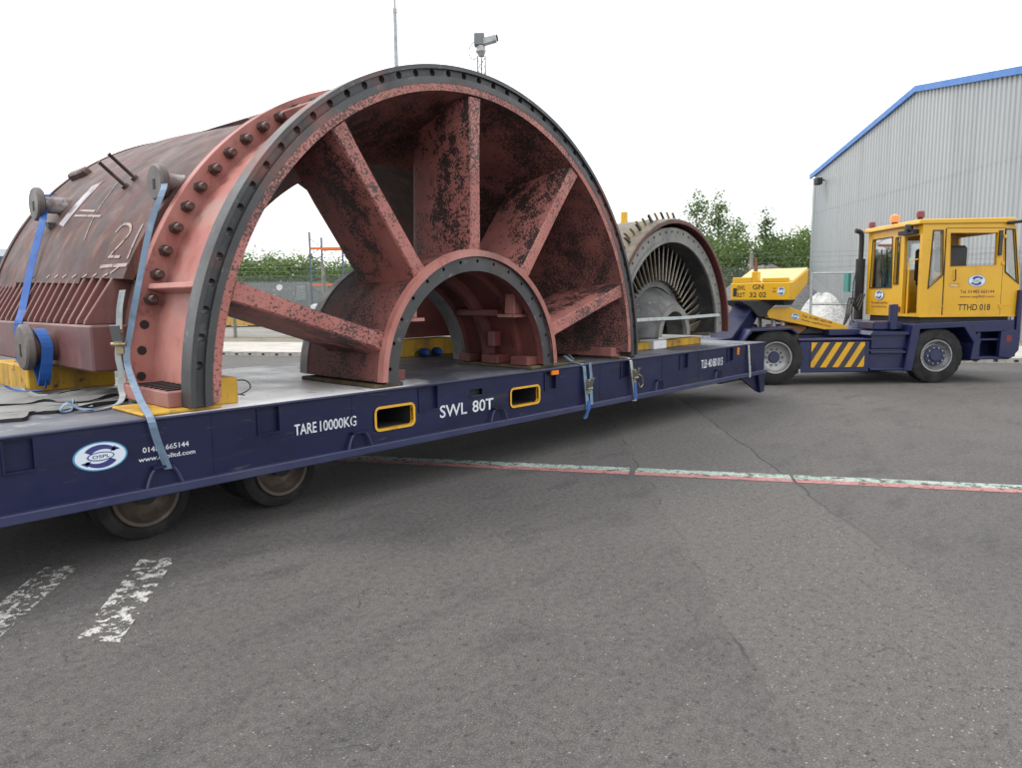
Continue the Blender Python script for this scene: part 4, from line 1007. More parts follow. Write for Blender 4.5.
# front wing round the wheel
MB().prism([(2.46, .24), (2.60, 1.13), (3.66, 1.17), (3.92, .80), (3.86, .44), (3.74, .44), (3.78, .76), (3.58, 1.06), (2.74, 1.03), (2.62, .24)], 'y', .0, .62).build('front_wing', M_tnavy, tg, bevel=.012)
MB().prism([(2.46, .24), (2.60, 1.13), (3.66, 1.17), (3.92, .80), (3.86, .44), (3.74, .44), (3.78, .76), (3.58, 1.06), (2.74, 1.03), (2.62, .24)], 'y', TWID - .62, TWID).build('front_wing', M_tnavy, tg, bevel=.012)
MB().prism([(3.66, 1.165), (4.56, 1.19), (4.56, .98), (3.80, .96)], 'y', .02, TWID - .02).build('front_frame', M_tnavy, tg, bevel=.012)
MB().box(3.90, 4.40, .06, .5, .80, .84).build('cab_step', M_tnavy, tg, bevel=.008)
MB().box(3.86, 4.52, .04, .5, .44, .50).build('cab_step', M_tnavy, tg, bevel=.008)
MB().box(3.86, 3.93, .04, .5, .50, .96).build('step_post', M_tnavy, tg, bevel=.008)
MB().prism([(4.28, .50), (4.52, .46), (4.66, .62), (4.66, 1.75), (4.60, 1.75), (4.58, 1.0), (4.30, .97)], 'y', .0, .10).build('step_post', M_tnavy, tg, bevel=.008)
MB().box(3.95, 4.40, .45, .5, .50, .95).build('step_back', M_tnavy, tg)
MB().box(4.50, 4.68, .1, TWID - .1, .48, .98).build('front_bumper', M_tnavy, tg, bevel=.02)
MB().box(4.40, 4.50, -.004, .004, .78, .90).build('side_marker', M_redlamp, tg)
# rear wings
for y0, y1 in ((-.02, .60), (TWID - .60, TWID + .02)):
    MB().prism([(-.85, .60), (-.50, 1.06), (.28, 1.09), (.42, .98), (.40, .95), (.26, 1.05), (-.47, 1.02), (-.83, .57)], 'y', y0, y1).build('rear_wing', M_tnavy, tg, bevel=.006)
# fifth wheel boom, rams
for y0, y1 in ((.72, .80), (1.65, 1.73)):
    MB().prism([(-.02, 1.46), (.12, 1.25), (1.60, .93), (1.74, 1.02), (1.62, 1.10), (.55, 1.45)], 'y', y0, y1).build('boom_plate', M_yellow, tg, bevel=.008)
MB().prism([(.0, 1.44), (.15, 1.28), (1.58, .96), (1.66, 1.02), (.55, 1.42)], 'y', .80, 1.65).build('boom_box', M_yellow, tg)
MB().prism([(-.55, 1.60), (.35, 1.60), (.10, 1.40), (.05, 1.26), (-.10, 1.26), (-.28, 1.46)], 'y', .68, 1.78).build('fifth_wheel', M_under, tg, bevel=.02)
for x, y in ((.28, .86), (.28, 1.60)):
    MB().cyl((x, y, .85), (x - .02, y, 1.30), .045, 12).build('lift_ram', M_galv, tg, smooth=True)
MB().cyl((.50, .90, .80), (.46, .90, 1.28), .04, 12).build('lift_ram', M_white, tg, smooth=True)
MB().box(.35, .95, .85, 1.5, .92, 1.10).build('valve_block', paint('valve_brown', (.22, .10, .03), .6), tg, bevel=.02)
MB().prism([(.8, .93), (1.05, 1.10), (1.55, 1.02), (1.6, .93)], 'y', .8, 1.6).build('tank', M_under, tg)
# cab: hollow yellow shell with real openings
CY0, CY1 = .08, 2.02
side = [(2.73, 1.26), (2.72, 3.0), (4.44, 3.04), (4.50, 2.88), (4.64, 1.9), (4.62, 1.27)]
inn = [(2.79, 1.32), (2.78, 2.94), (4.39, 2.97), (4.44, 2.86), (4.58, 1.9), (4.56, 1.33)]
cabo = MB().prism(side, 'y', CY0, CY1).build('cab', M_yellow, tg)
cut_list = [MB().prism(inn, 'y', CY0 + .05, CY1 - .05)]
swin = [(2.93, 2.86), (3.09, 2.86), (3.14, 2.06), (2.89, 1.80)]
dwin = [(3.24, 2.82), (4.14, 2.82), (4.15, 2.22), (3.27, 2.20)]
fwin = [(4.30, 2.88), (4.46, 2.87), (4.60, 1.88), (4.35, 2.10)]
for poly in (swin, dwin, fwin): cut_list.append(MB().prism(poly, 'y', -.2, 2.4))
cut_list.append(MB().box(2.5, 2.9, .16, .66, 1.31, 2.80))          # open rear doorway
cut_list.append(MB().box(2.5, 2.9, .82, .96, 1.90, 2.80))
rwin = [(1.06, 1.84), (1.86, 1.84), (1.82, 2.82), (1.10, 2.82)]
cut_list.append(MB().prism(rwin, 'x', 2.5, 2.9))
cut_list.append(MB().prism([(.3, 1.95), (1.8, 1.95), (1.7, 2.85), (.4, 2.85)], 'x', 4.3, 4.9))
cut(cabo, cut_list)
cabo.data.materials.clear(); cabo.data.materials.append(M_yellow)
MB().prism([(2.62, 2.985), (2.64, 3.075), (4.42, 3.10), (4.52, 3.05), (4.50, 3.0)], 'y', CY0 - .03, CY1 + .03).build('cab_roof', M_yellow, tg, bevel=.015)
def frame_poly(poly, y, t, mat, par, axis='y', d=.012):
    cx_ = sum(p[0] for p in poly) / len(poly); cz_ = sum(p[1] for p in poly) / len(poly)
    o_ = [(cx_ + (p[0] - cx_) * (1 + t / max(abs(p[0] - cx_), .05)), cz_ + (p[1] - cz_) * (1 + t / max(abs(p[1] - cz_), .05))) for p in poly]
    n = len(poly); P = (lambda p, q: (p[0], q, p[1])) if axis == 'y' else (lambda p, q: (q, p[0], p[1]))
    vs_ = [P(p, y) for p in o_] + [P(p, y - d) for p in o_] + [P(p, y - d) for p in poly] + [P(p, y) for p in poly]
    fs_ = [(b * n + k, b * n + (k + 1) % n, (b + 1) * n + (k + 1) % n, (b + 1) * n + k) for b in range(3) for k in range(n)]
    return MB().add(vs_, fs_).build('window_frame', mat, par)
def pane(poly, y, par, axis='y', d=.005):
    return MB().prism(poly, axis, y, y + d).build('window_pane', M_glassr if axis == 'x' else M_glass, par)
pane(swin, CY0 + .02, tg); frame_poly(swin, CY0 - .001, .018, M_rubber, tg)
pane(fwin, CY0 + .02, tg); frame_poly(fwin, CY0 - .001, .018, M_rubber, tg)
for p_ in (swin, dwin, fwin): pane(p_, CY1 - .03, tg)
pane(rwin, 2.745, tg, 'x'); frame_poly(rwin, 2.722, .02, M_rubber, tg, 'x')
frame_poly([(.82, 1.90), (.96, 1.90), (.96, 2.80), (.82, 2.80)], 2.722, .015, M_rubber, tg, 'x'); pane([(.82, 1.90), (.96, 1.90), (.96, 2.80), (.82, 2.80)], 2.745, tg, 'x')
# door
dr = MB(); dy0, dy1 = CY0 - .014, CY0 - .002
do = [(3.185, 1.275), (4.28, 1.275), (4.27, 2.90), (3.17, 2.90)]
dr.prism(do, 'y', dy0, dy1)
dob = dr.build('door', M_yellow, tg); cut(dob, [MB().prism(dwin, 'y', -.2, .4), MB().box(3.25, 3.47, dy0 - .1, dy0 + .008, 1.79, 1.88)])
dob.data.materials.clear(); dob.data.materials.append(M_yellow)
MB().box(3.255, 3.465, dy0 + .0081, dy0 + .010, 1.795, 1.875).build('door_handle', M_rubber, dob)
MB().box(3.30, 3.42, dy0 - .004, dy0 + .006, 1.83, 1.855).build('handle_lever', M_chrome, dob)
frame_poly(dwin, dy0, .006, M_frameyel, dob, d=.006)
for poly_ in ([(3.17, 1.27), (3.185, 1.27), (3.168, 2.905), (3.153, 2.905)], [(4.283, 1.27), (4.295, 1.27), (4.285, 2.905), (4.273, 2.905)], [(3.17, 2.902), (4.28, 2.902), (4.28, 2.914), (3.17, 2.914)]):
    MB().prism(poly_, 'y', CY0 - .004, CY0 - .0005).build('door_seal', M_rubber, tg)
MB().box(2.74, 4.60, CY0 - .012, CY0 - .001, 1.255, 1.29).build('sill_strip', M_yellow, tg)
MB().tube([(3.36, CY0 - .05, 2.15), (3.36, CY0 - .06, 1.95), (3.36, CY0 - .02, 1.93)], .01, 6).build('door_grab', M_rubber, tg)
MB().tube([(2.71, 1.3, 1.9), (2.69, 1.42, 2.6)], .012, 6).build('wiper', M_rubber, tg)
MB().box(2.705, 2.718, .70, .78, 1.35, 1.45).build('rear_lamp', M_redlamp, tg)
MB().box(3.10, 4.60, CY0 - .006, CY0 - .001, 1.46, 1.475).build('body_crease', M_yellow, tg)
for z in (1.45, 2.25, 2.75): MB().box(4.25, 4.30, CY0 - .035, CY0 - .001, z - .03, z + .03).build('door_hinge', M_yellow, tg)
MB().box(4.16, 4.22, CY0 - .05, CY0 - .02, 2.40, 2.86).build('mirror_guard', M_darksteel, tg)
MB().tube([(4.30, .05, 3.0), (4.55, .0, 3.02), (4.75, -.02, 3.0)], .03, 8).build('mirror_arm', M_rubber, tg)
MB().box(4.68, 4.78, -.12, .06, 2.55, 2.98).build('mirror', M_rubber, tg, bevel=.02)
MB().box(2.80, 4.5, .14, 1.96, 1.12, 1.262).build('under_cab_shade', M_under, tg)  # dark box added so the gap below the cab stays dark
# driver's seat and wheel
MB().box(3.30, 3.42, .80, 1.30, 1.95, 2.60).box(3.35, 3.85, .78, 1.32, 1.85, 1.98).build('seat', M_rubber, tg, bevel=.04)
MB().box(3.28, 3.70, .20, .62, 2.10, 2.60).build('seat_back', M_rubber, tg, bevel=.05)
MB().box(3.5, 3.75, .25, .6, 1.35, 2.12).build('seat_base', M_rubber, tg)
MB().box(4.30, 4.52, .3, 1.8, 1.35, 2.02).build('dashboard', M_rubber, tg, bevel=.03)
MB().box(2.80, 2.9, .7, 1.9, 1.4, 1.75).build('rear_locker', paint('locker_orange', (.50, .17, .01), .5), tg)
# lamps and beacon on the cab roof
def lampb(p, r, mat, name):
    x, y, z = p
    MB().tube([(x, y, z - .06), (x, y, z - .02)], r * .6, 12).build('lamp_base', M_rubber, tg)
    MB().tube([(x, y, z - .02), (x, y, z + r * .8), (x, y, z + r * 1.3), (x, y, z + r * 1.5)], [r, r, r * .8, r * .3], 16).build(name, mat, tg, smooth=True)
lampb((2.78, 1.15, 3.14), .095, M_beacon, 'beacon')
lampb((2.76, 1.98, 3.12), .07, M_redlamp, 'marker_lamp')
lampb((2.80, .32, 3.15), .075, M_redlamp, 'marker_lamp')
MB().tube([(2.60, .34, 2.90), (2.60, .34, 2.98)], .075, 12).tube([(2.55, .34, 2.94), (2.62, .34, 2.94)], .07, 12).build('work_lamp', M_darksteel, tg)
MB().box(2.60, 2.74, .20, .70, 2.82, 2.90).build('roof_box', M_under, tg)
# exhaust stack with guard
MB().tube([(2.62, 2.12, 1.15), (2.62, 2.12, 2.45)], .095, 14).build('silencer', M_under, tg, smooth=True)
MB().tube(subdiv([(2.62, 2.12, 2.40), (2.62, 2.12, 2.92), (2.58, 2.12, 3.02), (2.48, 2.12, 3.05)], 4), .05, 10).build('exhaust_pipe', M_under, tg, smooth=True)
MB().tube([(2.46, 1.95, 1.10), (2.40, 1.95, 1.16), (2.40, 1.95, 1.95), (2.48, 2.0, 2.2)], .012, 6).build('guard_rail', M_under, tg)
MB().box(2.30, 2.36, 1.98, 2.18, 1.75, 2.15).build('green_coupling', paint('coupling_green', (.03, .20, .17), .5), tg)
for k in range(3):
    pth = subdiv([(2.55, 1.9 - k * .08, 1.7), (2.35, 1.8 - k * .1, 1.45 - .05 * k), (2.15, 1.6 - k * .1, 1.62), (2.0, 1.4 - k * .08, 1.3), (1.9, 1.3, 1.05)], 6)
    MB().tube(pth, .016, 6).build('air_hose', M_rubber, tg, smooth=True)
MB().tube([(2.55, .18, 1.28), (2.55, .18, 2.3), (2.72, .18, 2.35)], .015, 6).build('grab_rail', M_yellow, tg)
# lettering
lettering('TTHD 018', 3.47, 1.375, .62, .12, M_black, tg, dy0 - .002)
lettering('Tel. 01482 665144', 3.49, 1.70, .66, .06, M_redlamp, tg, dy0 - .002)
lettering('www.osplltd.com', 3.49, 1.60, .66, .06, M_redlamp, tg, dy0 - .002)
logo(3.80, 1.93, .17, .11, dy0 - .002, tg)
RX = Matrix(((0, 1, 0, 2.716), (-1, 0, 0, 1.9), (0, 0, 1, 0), (0, 0, 0, 1)))   # lettering plane turned to face the rear
logo(.42, 1.68, .17, .10, 0, tg, M=RX, text=False)
lettering('Tel. 01482 665144', .10, 1.50, .62, .045, M_redlamp, tg, -.002, M=RX)
lettering('www.osplltd.com', .10, 1.42, .62, .045, M_redlamp, tg, -.002, M=RX)
RB = Matrix.Translation((0.62, .716, 1.27)) @ Matrix.Rotation(rad(13.5), 4, 'Y')
logo(.02, .01, .085, .062, 0, tg, M=RB, text=False)
lettering('Tel. 01482 665144', .15, .03, .62, .05, M_redlamp, tg, 0, M=RB)
lettering('www.osplltd.com', .15, -.05, .62, .05, M_redlamp, tg, 0, M=RB)

# ================================================================== GOOSENECK (in line with the trailer)
GX, GY0, GY1 = 13.78, .49, 1.68
GO = (GX, 1.08, 0)
gn = thing('gooseneck', GO, 'yellow gooseneck coupler marked GN 32 02 between trailer and tractor', 'gooseneck')
def G(): return MB(GO)
G().prism([(GX, 1.60), (GX, 1.94), (GX + .16, 1.95), (GX + .94, 2.22), (GX + .94, 1.93), (GX + .25, 1.60)], 'y', GY0, GY1).build('head', M_yellow, gn, bevel=.012)
G().prism([(GX + .20, 1.968), (GX + .93, 2.226), (GX + .93, 2.232), (GX + .20, 1.974)], 'y', GY0 + .02, GY1 - .02).build('top_plate', M_cream, gn)
G().box(GX + .01, GX + .16, GY0 + .06, GY0 + .55, 1.942, 2.03).build('ledge_block', M_yellow, gn, bevel=.01)
G().box(GX + .01, GX + .16, GY1 - .42, GY1 - .03, 1.942, 2.05).build('ledge_block', M_yellow, gn, bevel=.01)
G().box(GX + .02, GX + .18, GY1 - .54, GY1 - .42, 1.942, 2.16).build('upright', M_yellow, gn, bevel=.01)
G().tube([(GX + .12, GY1 - .46, 2.1), (GX + .12, GY1 - .46, 2.42)], [.05, .02], 8).build('hose_post', paint('rusty_post', (.16, .07, .03), .8), gn)
G().prism([(GX + .08, 1.60), (GX + .7, 1.60), (GX + .5, 1.50), (GX + .15, 1.50)], 'y', GY0 + .15, GY1 - .15).build('king_plate', M_under, gn)
G().prism([(GX + .45, 1.5), (GX + .10, 1.56), (GX - .25, 1.30), (GX - .9, .90), (GX - 2.2, .88), (GX - 2.2, .66), (GX - .8, .62), (GX - .05, 1.02), (GX + .4, 1.42)], 'y', 1.20, 1.62).build('neck', M_navy, gn, bevel=.01)
G().box(GX - .012, GX - .002, GY1 - .13, GY1 - .06, 1.68, 1.84).build('slot_plate', M_rubber, gn)
RG = Matrix(((0, 1, 0, GX - .003), (-1, 0, 0, GY1), (0, 0, 1, 0), (0, 0, 0, 1)))
lettering('SWL', .14, 1.80, .17, .09, M_black, gn, 0, off=GO, M=RG)
lettering('32T', .14, 1.66, .17, .09, M_black, gn, 0, off=GO, M=RG)
lettering('GN', .46, 1.81, .22, .095, M_black, gn, 0, off=GO, M=RG)
lettering('32 02', .40, 1.655, .34, .10, M_black, gn, 0, off=GO, M=RG)
lettering('Tel.', .86, 1.81, .07, .03, M_redlamp, gn, 0, off=GO, M=RG)
lettering('www.', .86, 1.75, .07, .03, M_redlamp, gn, 0, off=GO, M=RG)
logo(1.03, 1.77, .075, .085, 0, gn, off=GO, M=RG, text=False)

# ================================================================== WAREHOUSE
# gable wall runs straight away from the photographer, 17 m to the right
WX = 17.0
zL, zA = WX / .4131, WX / .5471
zN = 2 * zA - zL
hE = 1.7 + .1585 * zL; hA = 1.7 + .2705 * zA
WO = c2w(WX, zN)
wh = thing('warehouse', WO, 'tall grey corrugated warehouse with blue roof edge behind the tractor', 'warehouse', rz=BGROT)
wl = zL - zN                                             # local: x right, y away
def top_h(y): return hE + (hA - hE) * (1 - abs(y - wl / 2) / (wl / 2))
cl = MB(); pit = .25; vs_ = []; n_ = int(wl / pit)
for i in range(n_):
    y = i * pit
    for yy, dx in ((y, 0), (y + .05, 0), (y + .09, -.045), (y + .20, -.045), (y + .24, 0)):
        vs_.append((dx, yy, 0)); vs_.append((dx, yy, top_h(yy)))
fs_ = [(2 * i, 2 * i + 1, 2 * i + 3, 2 * i + 2) for i in range(len(vs_) // 2 - 1)]
cl.add(vs_, fs_).build('cladding', M_clad, wh)
MB().box(.05, 40, .05, wl - .3, 0, hE - .1).build('walls', M_clad, wh)
for y0, y1, h0, h1 in ((-.3, wl / 2, hE, hA), (wl / 2, wl + .3, hA, hE)):
    MB().add([(-.1, y0, h0 + .02), (-.1, y1, h1 + .02), (40, y1, h1 + .02), (40, y0, h0 + .02), (-.1, y0, h0 + .14), (-.1, y1, h1 + .14), (40, y1, h1 + .14), (40, y0, h0 + .14)],
             [(0, 1, 2, 3), (7, 6, 5, 4), (0, 4, 5, 1), (1, 5, 6, 2), (2, 6, 7, 3), (3, 7, 4, 0)]).build('roof', M_roof, wh)
    MB().add([(-.16, y0, h0 - .10), (-.16, y1, h1 - .10), (-.16, y1, h1 + .15), (-.16, y0, h0 + .15), (-.06, y0, h0 - .10), (-.06, y1, h1 - .10), (-.06, y1, h1 + .15), (-.06, y0, h0 + .15)],
             [(0, 1, 2, 3), (7, 6, 5, 4), (0, 4, 5, 1), (1, 5, 6, 2), (2, 6, 7, 3), (3, 7, 4, 0)]).build('barge_board', M_trim, wh)
for z_ in (3.1, 6.2): MB().box(-.052, -.046, 0, wl - .3, z_, z_ + .012).build('sheet_lap', M_roof, wh)
MB().box(-.07, .1, wl - .28, wl + .02, 0, hE - .1).build('corner_trim', M_clad, wh)
fo = thing('floodlight', c2w(WX - .1, zL - 1.6, hE - .45), 'small dark floodlight under the eave of the grey warehouse', 'floodlight', rz=BGROT)
MB().box(-.55, -.25, -.35, .1, -.25, .1).build('lamp_head', M_under, fo, bevel=.03)
MB().tube([(0, 0, 0), (-.3, 0, .05)], .05, 8).build('bracket', M_galvdark, fo)

# ================================================================== FENCE
FB = 7.45                                                # metres behind the kerb
FH = 2.55
fe = thing('chain_link_fence', kp(0, FB, .11), 'long chain link fence with concrete posts and barbed wire along the yard', 'fence', rz=KROT)
FA0, FA1 = -22., 30.
posts = []
x = -6.07 - 4.13 * 3
pm = MB().prism([(-.06, 0), (.06, 0), (.05, 2.75), (-.05, 2.75)], 'y', -.06, .06); pm.prism([(-.05, 2.75), (.05, 2.75), (.05, 3.0), (-.05, 3.0)], 'y', -.06, .06)
pme = MB().tube([(0, 0, -.3), (0, 0, 2.75), (0, -.12, 3.1)], [.085, .075, .06], 4).mesh('post'); pme.materials.append(M_concpost)
while x < FA1:
    b_ = link('post', pme, fe); b_.location = (x, .06, 0); x += 4.13
def wires(x0, x1, h, pitch, r):
    mb = MB(); L_ = x1 - x0
    n = int((L_ + h) / pitch)
    for sgn in (1, -1):
        for i in range(n):
            xs = x0 - (h if sgn > 0 else 0) + i * pitch
            a = (xs, 0); b = (xs + h, h)
            if sgn < 0: a = (xs + h * 0, h); b = (xs + h, 0)
            (xa, za), (xb, zb_) = a, b
            # clip to x0..x1
            def at(xx): return za + (zb_ - za) * (xx - xa) / (xb - xa)
            xa2 = max(xa, x0); xb2 = min(xb, x1)
            if xb2 - xa2 < .02: continue
            p = Vector((xa2, .002 * sgn, at(xa2))); q = Vector((xb2, .002 * sgn, at(xb2)))
            d = (q - p).normalized(); u = Vector((0, 1, 0)); v = d.cross(u)
            vv = [p + u * r, p - u * r * .5 + v * r * .87, p - u * r * .5 - v * r * .87, q + u * r, q - u * r * .5 + v * r * .87, q - u * r * .5 - v * r * .87]
            mb.add(vv, [(0, 1, 4, 3), (1, 2, 5, 4), (2, 0, 3, 5)])
    return mb
GA0, GA1 = 16.55, 18.05                                  # gate opening in the fence line
tag(wires(FA0, GA0, FH, .075, .0042).build('wire_mesh', M_galvdark, fe), kind='stuff')
tag(wires(GA1, FA1, FH, .075, .0042).build('wire_mesh', M_galvdark, fe), kind='stuff')
for z in (.08, 1.3, FH, 2.72, 2.9, 3.06):
    yy = 0 if z < 2.75 else -(z - 2.75) * .35
    MB().tube([(FA0, yy, z), (FA1, yy, z)], .004, 4).build('line_wire', M_galvdark, fe)
gt = thing('fence_gate', kp(GA0, FB - .05, .11), 'galvanised tube gate in the chain link fence behind the gooseneck', 'gate', rz=KROT)
for xg in (0.05, 1.45): MB().tube([(xg, 0, 0), (xg, 0, 2.35)], .045, 10).build('gate_stile', M_galv, gt)
for z in (.12, 1.25, 2.32): MB().tube([(.05, 0, z), (1.45, 0, z)], .035, 8).build('gate_rail', M_galv, gt)
MB().box(1.50, 1.72, -.1, .12, -.1, 2.45).build('gate_post', M_galv, gt, bevel=.01)
MB().tube([(1.05, -.08, 1.25), (1.05, -.08, 1.7), (1.45, -.08, 1.7)], .025, 8).build('latch_frame', M_galv, gt)
tag(wires(.1, 1.4, 2.25, .075, .004).build('wire_mesh', M_galvdark, gt), kind='stuff')

# ================================================================== YARD BEHIND THE FENCE
def heap(cx, cz, rx, ry, h, mat, label, seed, name='gravel_heap', rough=.12, boxy=1.0):
    rnd = random.Random(seed); n, m_ = 36, 12; vs_ = []; ph = [rnd.uniform(0, 6.28) for _ in range(6)]
    for j in range(m_ + 1):
        t = j / m_
        for k in range(n):
            a = 2 * pi * k / n
            rr = (1 + rough * sin(2 * a + ph[0]) + rough * .6 * sin(5 * a + ph[1])) * t
            zz = h * (1 - t ** boxy) + (rnd.uniform(-.035, .035) * h if 0 < j < m_ else 0) + h * .06 * sin(3 * a + ph[2]) * t * (1 - t) * 4
            vs_.append((rx * rr * cos(a), ry * rr * sin(a), max(zz, 0) - (.02 if j == m_ else 0)))
    fs_ = []
    for j in range(m_):
        for k in range(n): fs_.append((j * n + k, j * n + (k + 1) % n, (j + 1) * n + (k + 1) % n, (j + 1) * n + k))
    o = MB().add(vs_, fs_).build(name, mat, smooth=True); o.location = c2w(cx, cz, .10); o.rotation_euler = (0, 0, BGROT)
    return tag(o, label, 'heap')
heap(11.9, 34, 3.3, 2.6, 2.95, M_heap, 'grey aggregate heap behind the yellow gooseneck', 3, boxy=1.5)
heap(12.75, 29.6, 1.15, 1.1, 1.62, M_heapwhite, 'white stone heap behind the galvanised gate', 5, 'stone_heap', boxy=2.2)
heap(8.6, 31.5, 2.4, 1.8, 1.45, M_heapred, 'low brown hardcore heap behind the fence post', 8, 'hardcore_heap', boxy=1.8)
# pallet racking
rk = thing('pallet_racking', c2w(-12.3, 45, .1), 'blue and orange pallet racking standing in the yard seen under the casing', 'racking', rz=BGROT)
for x, hh in ((0, 5.7), (2.0, 4.7)):
    for y in (0, .9):
        MB().box(x + y * .55 - .05, x + y * .55 + .05, y - .05, y + .05, 0, hh - .3 * y).build('upright', M_rackblue, rk)
    for k in range(5):
        z0 = .3 + k * 1.0
        MB().tube([(x, 0, z0), (x + .5, .9, z0 + .5)], .025, 5).build('brace', M_rackblue, rk)
        MB().tube([(x + .5, .9, z0 + .5), (x, 0, z0 + 1.0)], .025, 5).build('brace', M_rackblue, rk)
for z in (2.4, 4.6):
    for y in (0, .9): MB().box(.05 + y * .55, 1.95 + y * .55, y - .06, y + .01, z, z + .16).build('beam', M_rackorange, rk)
MB().box(-.1, 2.6, -.1, 1.1, .5, 1.3).build('wrapped_load', M_white, rk, bevel=.1)
# skip
sk = thing('skip', c2w(-16.0, 43, .1), 'yellow skip standing in the yard beyond the fence at left', 'skip', rz=BGROT)
MB().prism([(-1.6, .12), (1.4, .12), (1.9, .98), (-2.0, .98)], 'y', -.8, .8).build('body', M_skip, sk)
for x in (-1.2, -.4, .4, 1.1): MB().box(x - .05, x + .05, -.86, -.80, .16, .95).build('rib', M_skip, sk)
MB().box(-2.05, 1.95, -.86, .86, .93, 1.0).build('rim', M_skip, sk)
for x in (-1.2, .9): MB().box(x - .3, x + .3, -.7, .7, -.02, .12).build('runner', M_under, sk)
# palisade fence far off
pf = thing('palisade_fence', c2w(-20, 52, .1), 'grey palisade fence in front of the far hedge at left', 'fence', rz=BGROT)
mb = MB()
for k in range(70): mb.prism([(k * .1, .1), (k * .1 + .07, .1), (k * .1 + .07, 2.75), (k * .1 + .035, 2.9), (k * .1, 2.75)], 'y', 0, .01)
tag(mb.build('pale', M_palis, pf), kind='stuff')
for z in (.5, 2.3): MB().box(0, 7, .011, .05, z, z + .06).build('rail', M_palis, pf)
# dumper parked far off
dm = thing('site_dumper', c2w(-13.7, 48, .1), 'small grey site machine with a cab parked beside the racking', 'machine', rz=BGROT)
MB().prism([(-.45, 1.0), (.45, 1.0), (.38, 2.65), (-.32, 2.65)], 'y', -.5, .5).build('cab', M_galvdark, dm, bevel=.03)
MB().prism([(-.36, 1.5), (.36, 1.5), (.30, 2.5), (-.25, 2.5)], 'y', -.515, -.505).build('window', M_glass, dm)
MB().box(-.6, .6, -.6, .6, .5, 1.0).build('body', M_rackblue, dm, bevel=.05)
for s in (-1, 1):
    for y in (-.55, .55): MB().cyl((s * .45, y - .12, .35), (s * .45, y + .12, .35), .35, 14).build('wheel', M_tyre, dm)
# white disc sign
sg = thing('round_sign', c2w(-15.55, 49, .1), 'small round white sign on a post in the far yard', 'sign', rz=BGROT)
MB().tube([(0, 0, 0), (0, 0, 2.1)], .04, 6).build('pole', M_galvdark, sg)
MB().cyl((0, -.06, 2.4), (0, 0, 2.4), .2, 18).build('disc', M_white, sg)
# low building at the far left
lb = thing('far_shed', c2w(-50, 62, .0), 'low grey shed with dark eaves at the far left edge', 'shed', rz=BGROT)
MB().box(-12, 11.5, 0, 15, 0, 5.4).build('wall', paint('shed_wall', (.30, .31, .30), .8), lb)
MB().add([(-12.4, -.6, 5.3), (11.9, -.6, 5.3), (11.9, 7.5, 6.7), (-12.4, 7.5, 6.7), (-12.4, 15.6, 5.3), (11.9, 15.6, 5.3)], [(0, 1, 2, 3), (3, 2, 5, 4), (0, 3, 4), (1, 5, 2)]).build('roof', paint('shed_roof', (.20, .23, .26), .7), lb)
MB().box(-12.4, 11.9, -.75, -.6, 5.0, 5.5).build('gutter', paint('shed_eaves', (.04, .07, .12), .6), lb)
# lamp post and camera mast
lp = thing('lamp_post', c2w(-4.45, 30, .1), 'tall grey lamp post rising behind the top of the casing', 'lamp post', rz=BGROT)
MB().tube([(0, 0, 0), (0, 0, 12.85)], [.12, .072], 12).build('pole', M_galv, lp, smooth=True)
MB().tube([(0, 0, 12.80), (0, 0, 12.95)], .085, 12).build('collar', M_galv, lp)
MB().tube([(0, 0, 12.9), (0, 0, 15)], .048, 10).build('upper_pole', M_galv, lp, smooth=True)
MB().box(-.15, .9, -.12, .12, 14.95, 15.1).build('lantern', M_galv, lp, bevel=.03)
mt = thing('camera_mast', c2w(-1.13, 32, .1), 'lattice mast with security camera standing behind the casing', 'mast', rz=BGROT)
R3 = [(-.17, -.1), (.17, -.1), (0, .2)]
for x, y in R3: MB().tube([(x, y, 0), (x * .95, y * .95, 11.75)], .028, 6).build('mast_leg', M_galvdark, mt)
for k in range(23):
    z0 = .2 + k * .5
    for i in range(3):
        a, b = R3[i], R3[(i + 1) % 3]
        if k % 2: a, b = b, a
        MB().tube([(a[0], a[1], z0), (b[0], b[1], z0 + .5)], .014, 4).build('lacing', M_galvdark, mt)
sc_ = thing('security_camera', c2w(-1.13, 32, 11.85), 'grey security camera on top of the lattice mast', 'camera', rz=BGROT)
MB().tube([(0, 0, 0), (0, 0, .12), (-.02, 0, .2), (-.02, 0, .42)], [.12, .16, .22, .18], 12).build('pan_head', M_galv, sc_, smooth=True)
MB().box(-.30, .14, -.2, .2, .42, .92).build('tilt_unit', M_galvdark, sc_, bevel=.04)
MB().obox((.34, -.05, .64), (.62, .3, .28), Matrix.Rotation(rad(-14), 3, 'Y')).build('housing', M_galv, sc_, bevel=.03)
MB().obox((.68, -.05, .74), (.06, .24, .22), Matrix.Rotation(rad(-14), 3, 'Y')).build('lens', M_rubber, sc_)
MB().tube(subdiv([(-.3, 0, .6), (-.48, 0, .4), (-.52, 0, .1), (-.35, 0, -.1), (-.2, 0, -.05)], 4), .018, 5).build('cable', M_rubber, sc_)

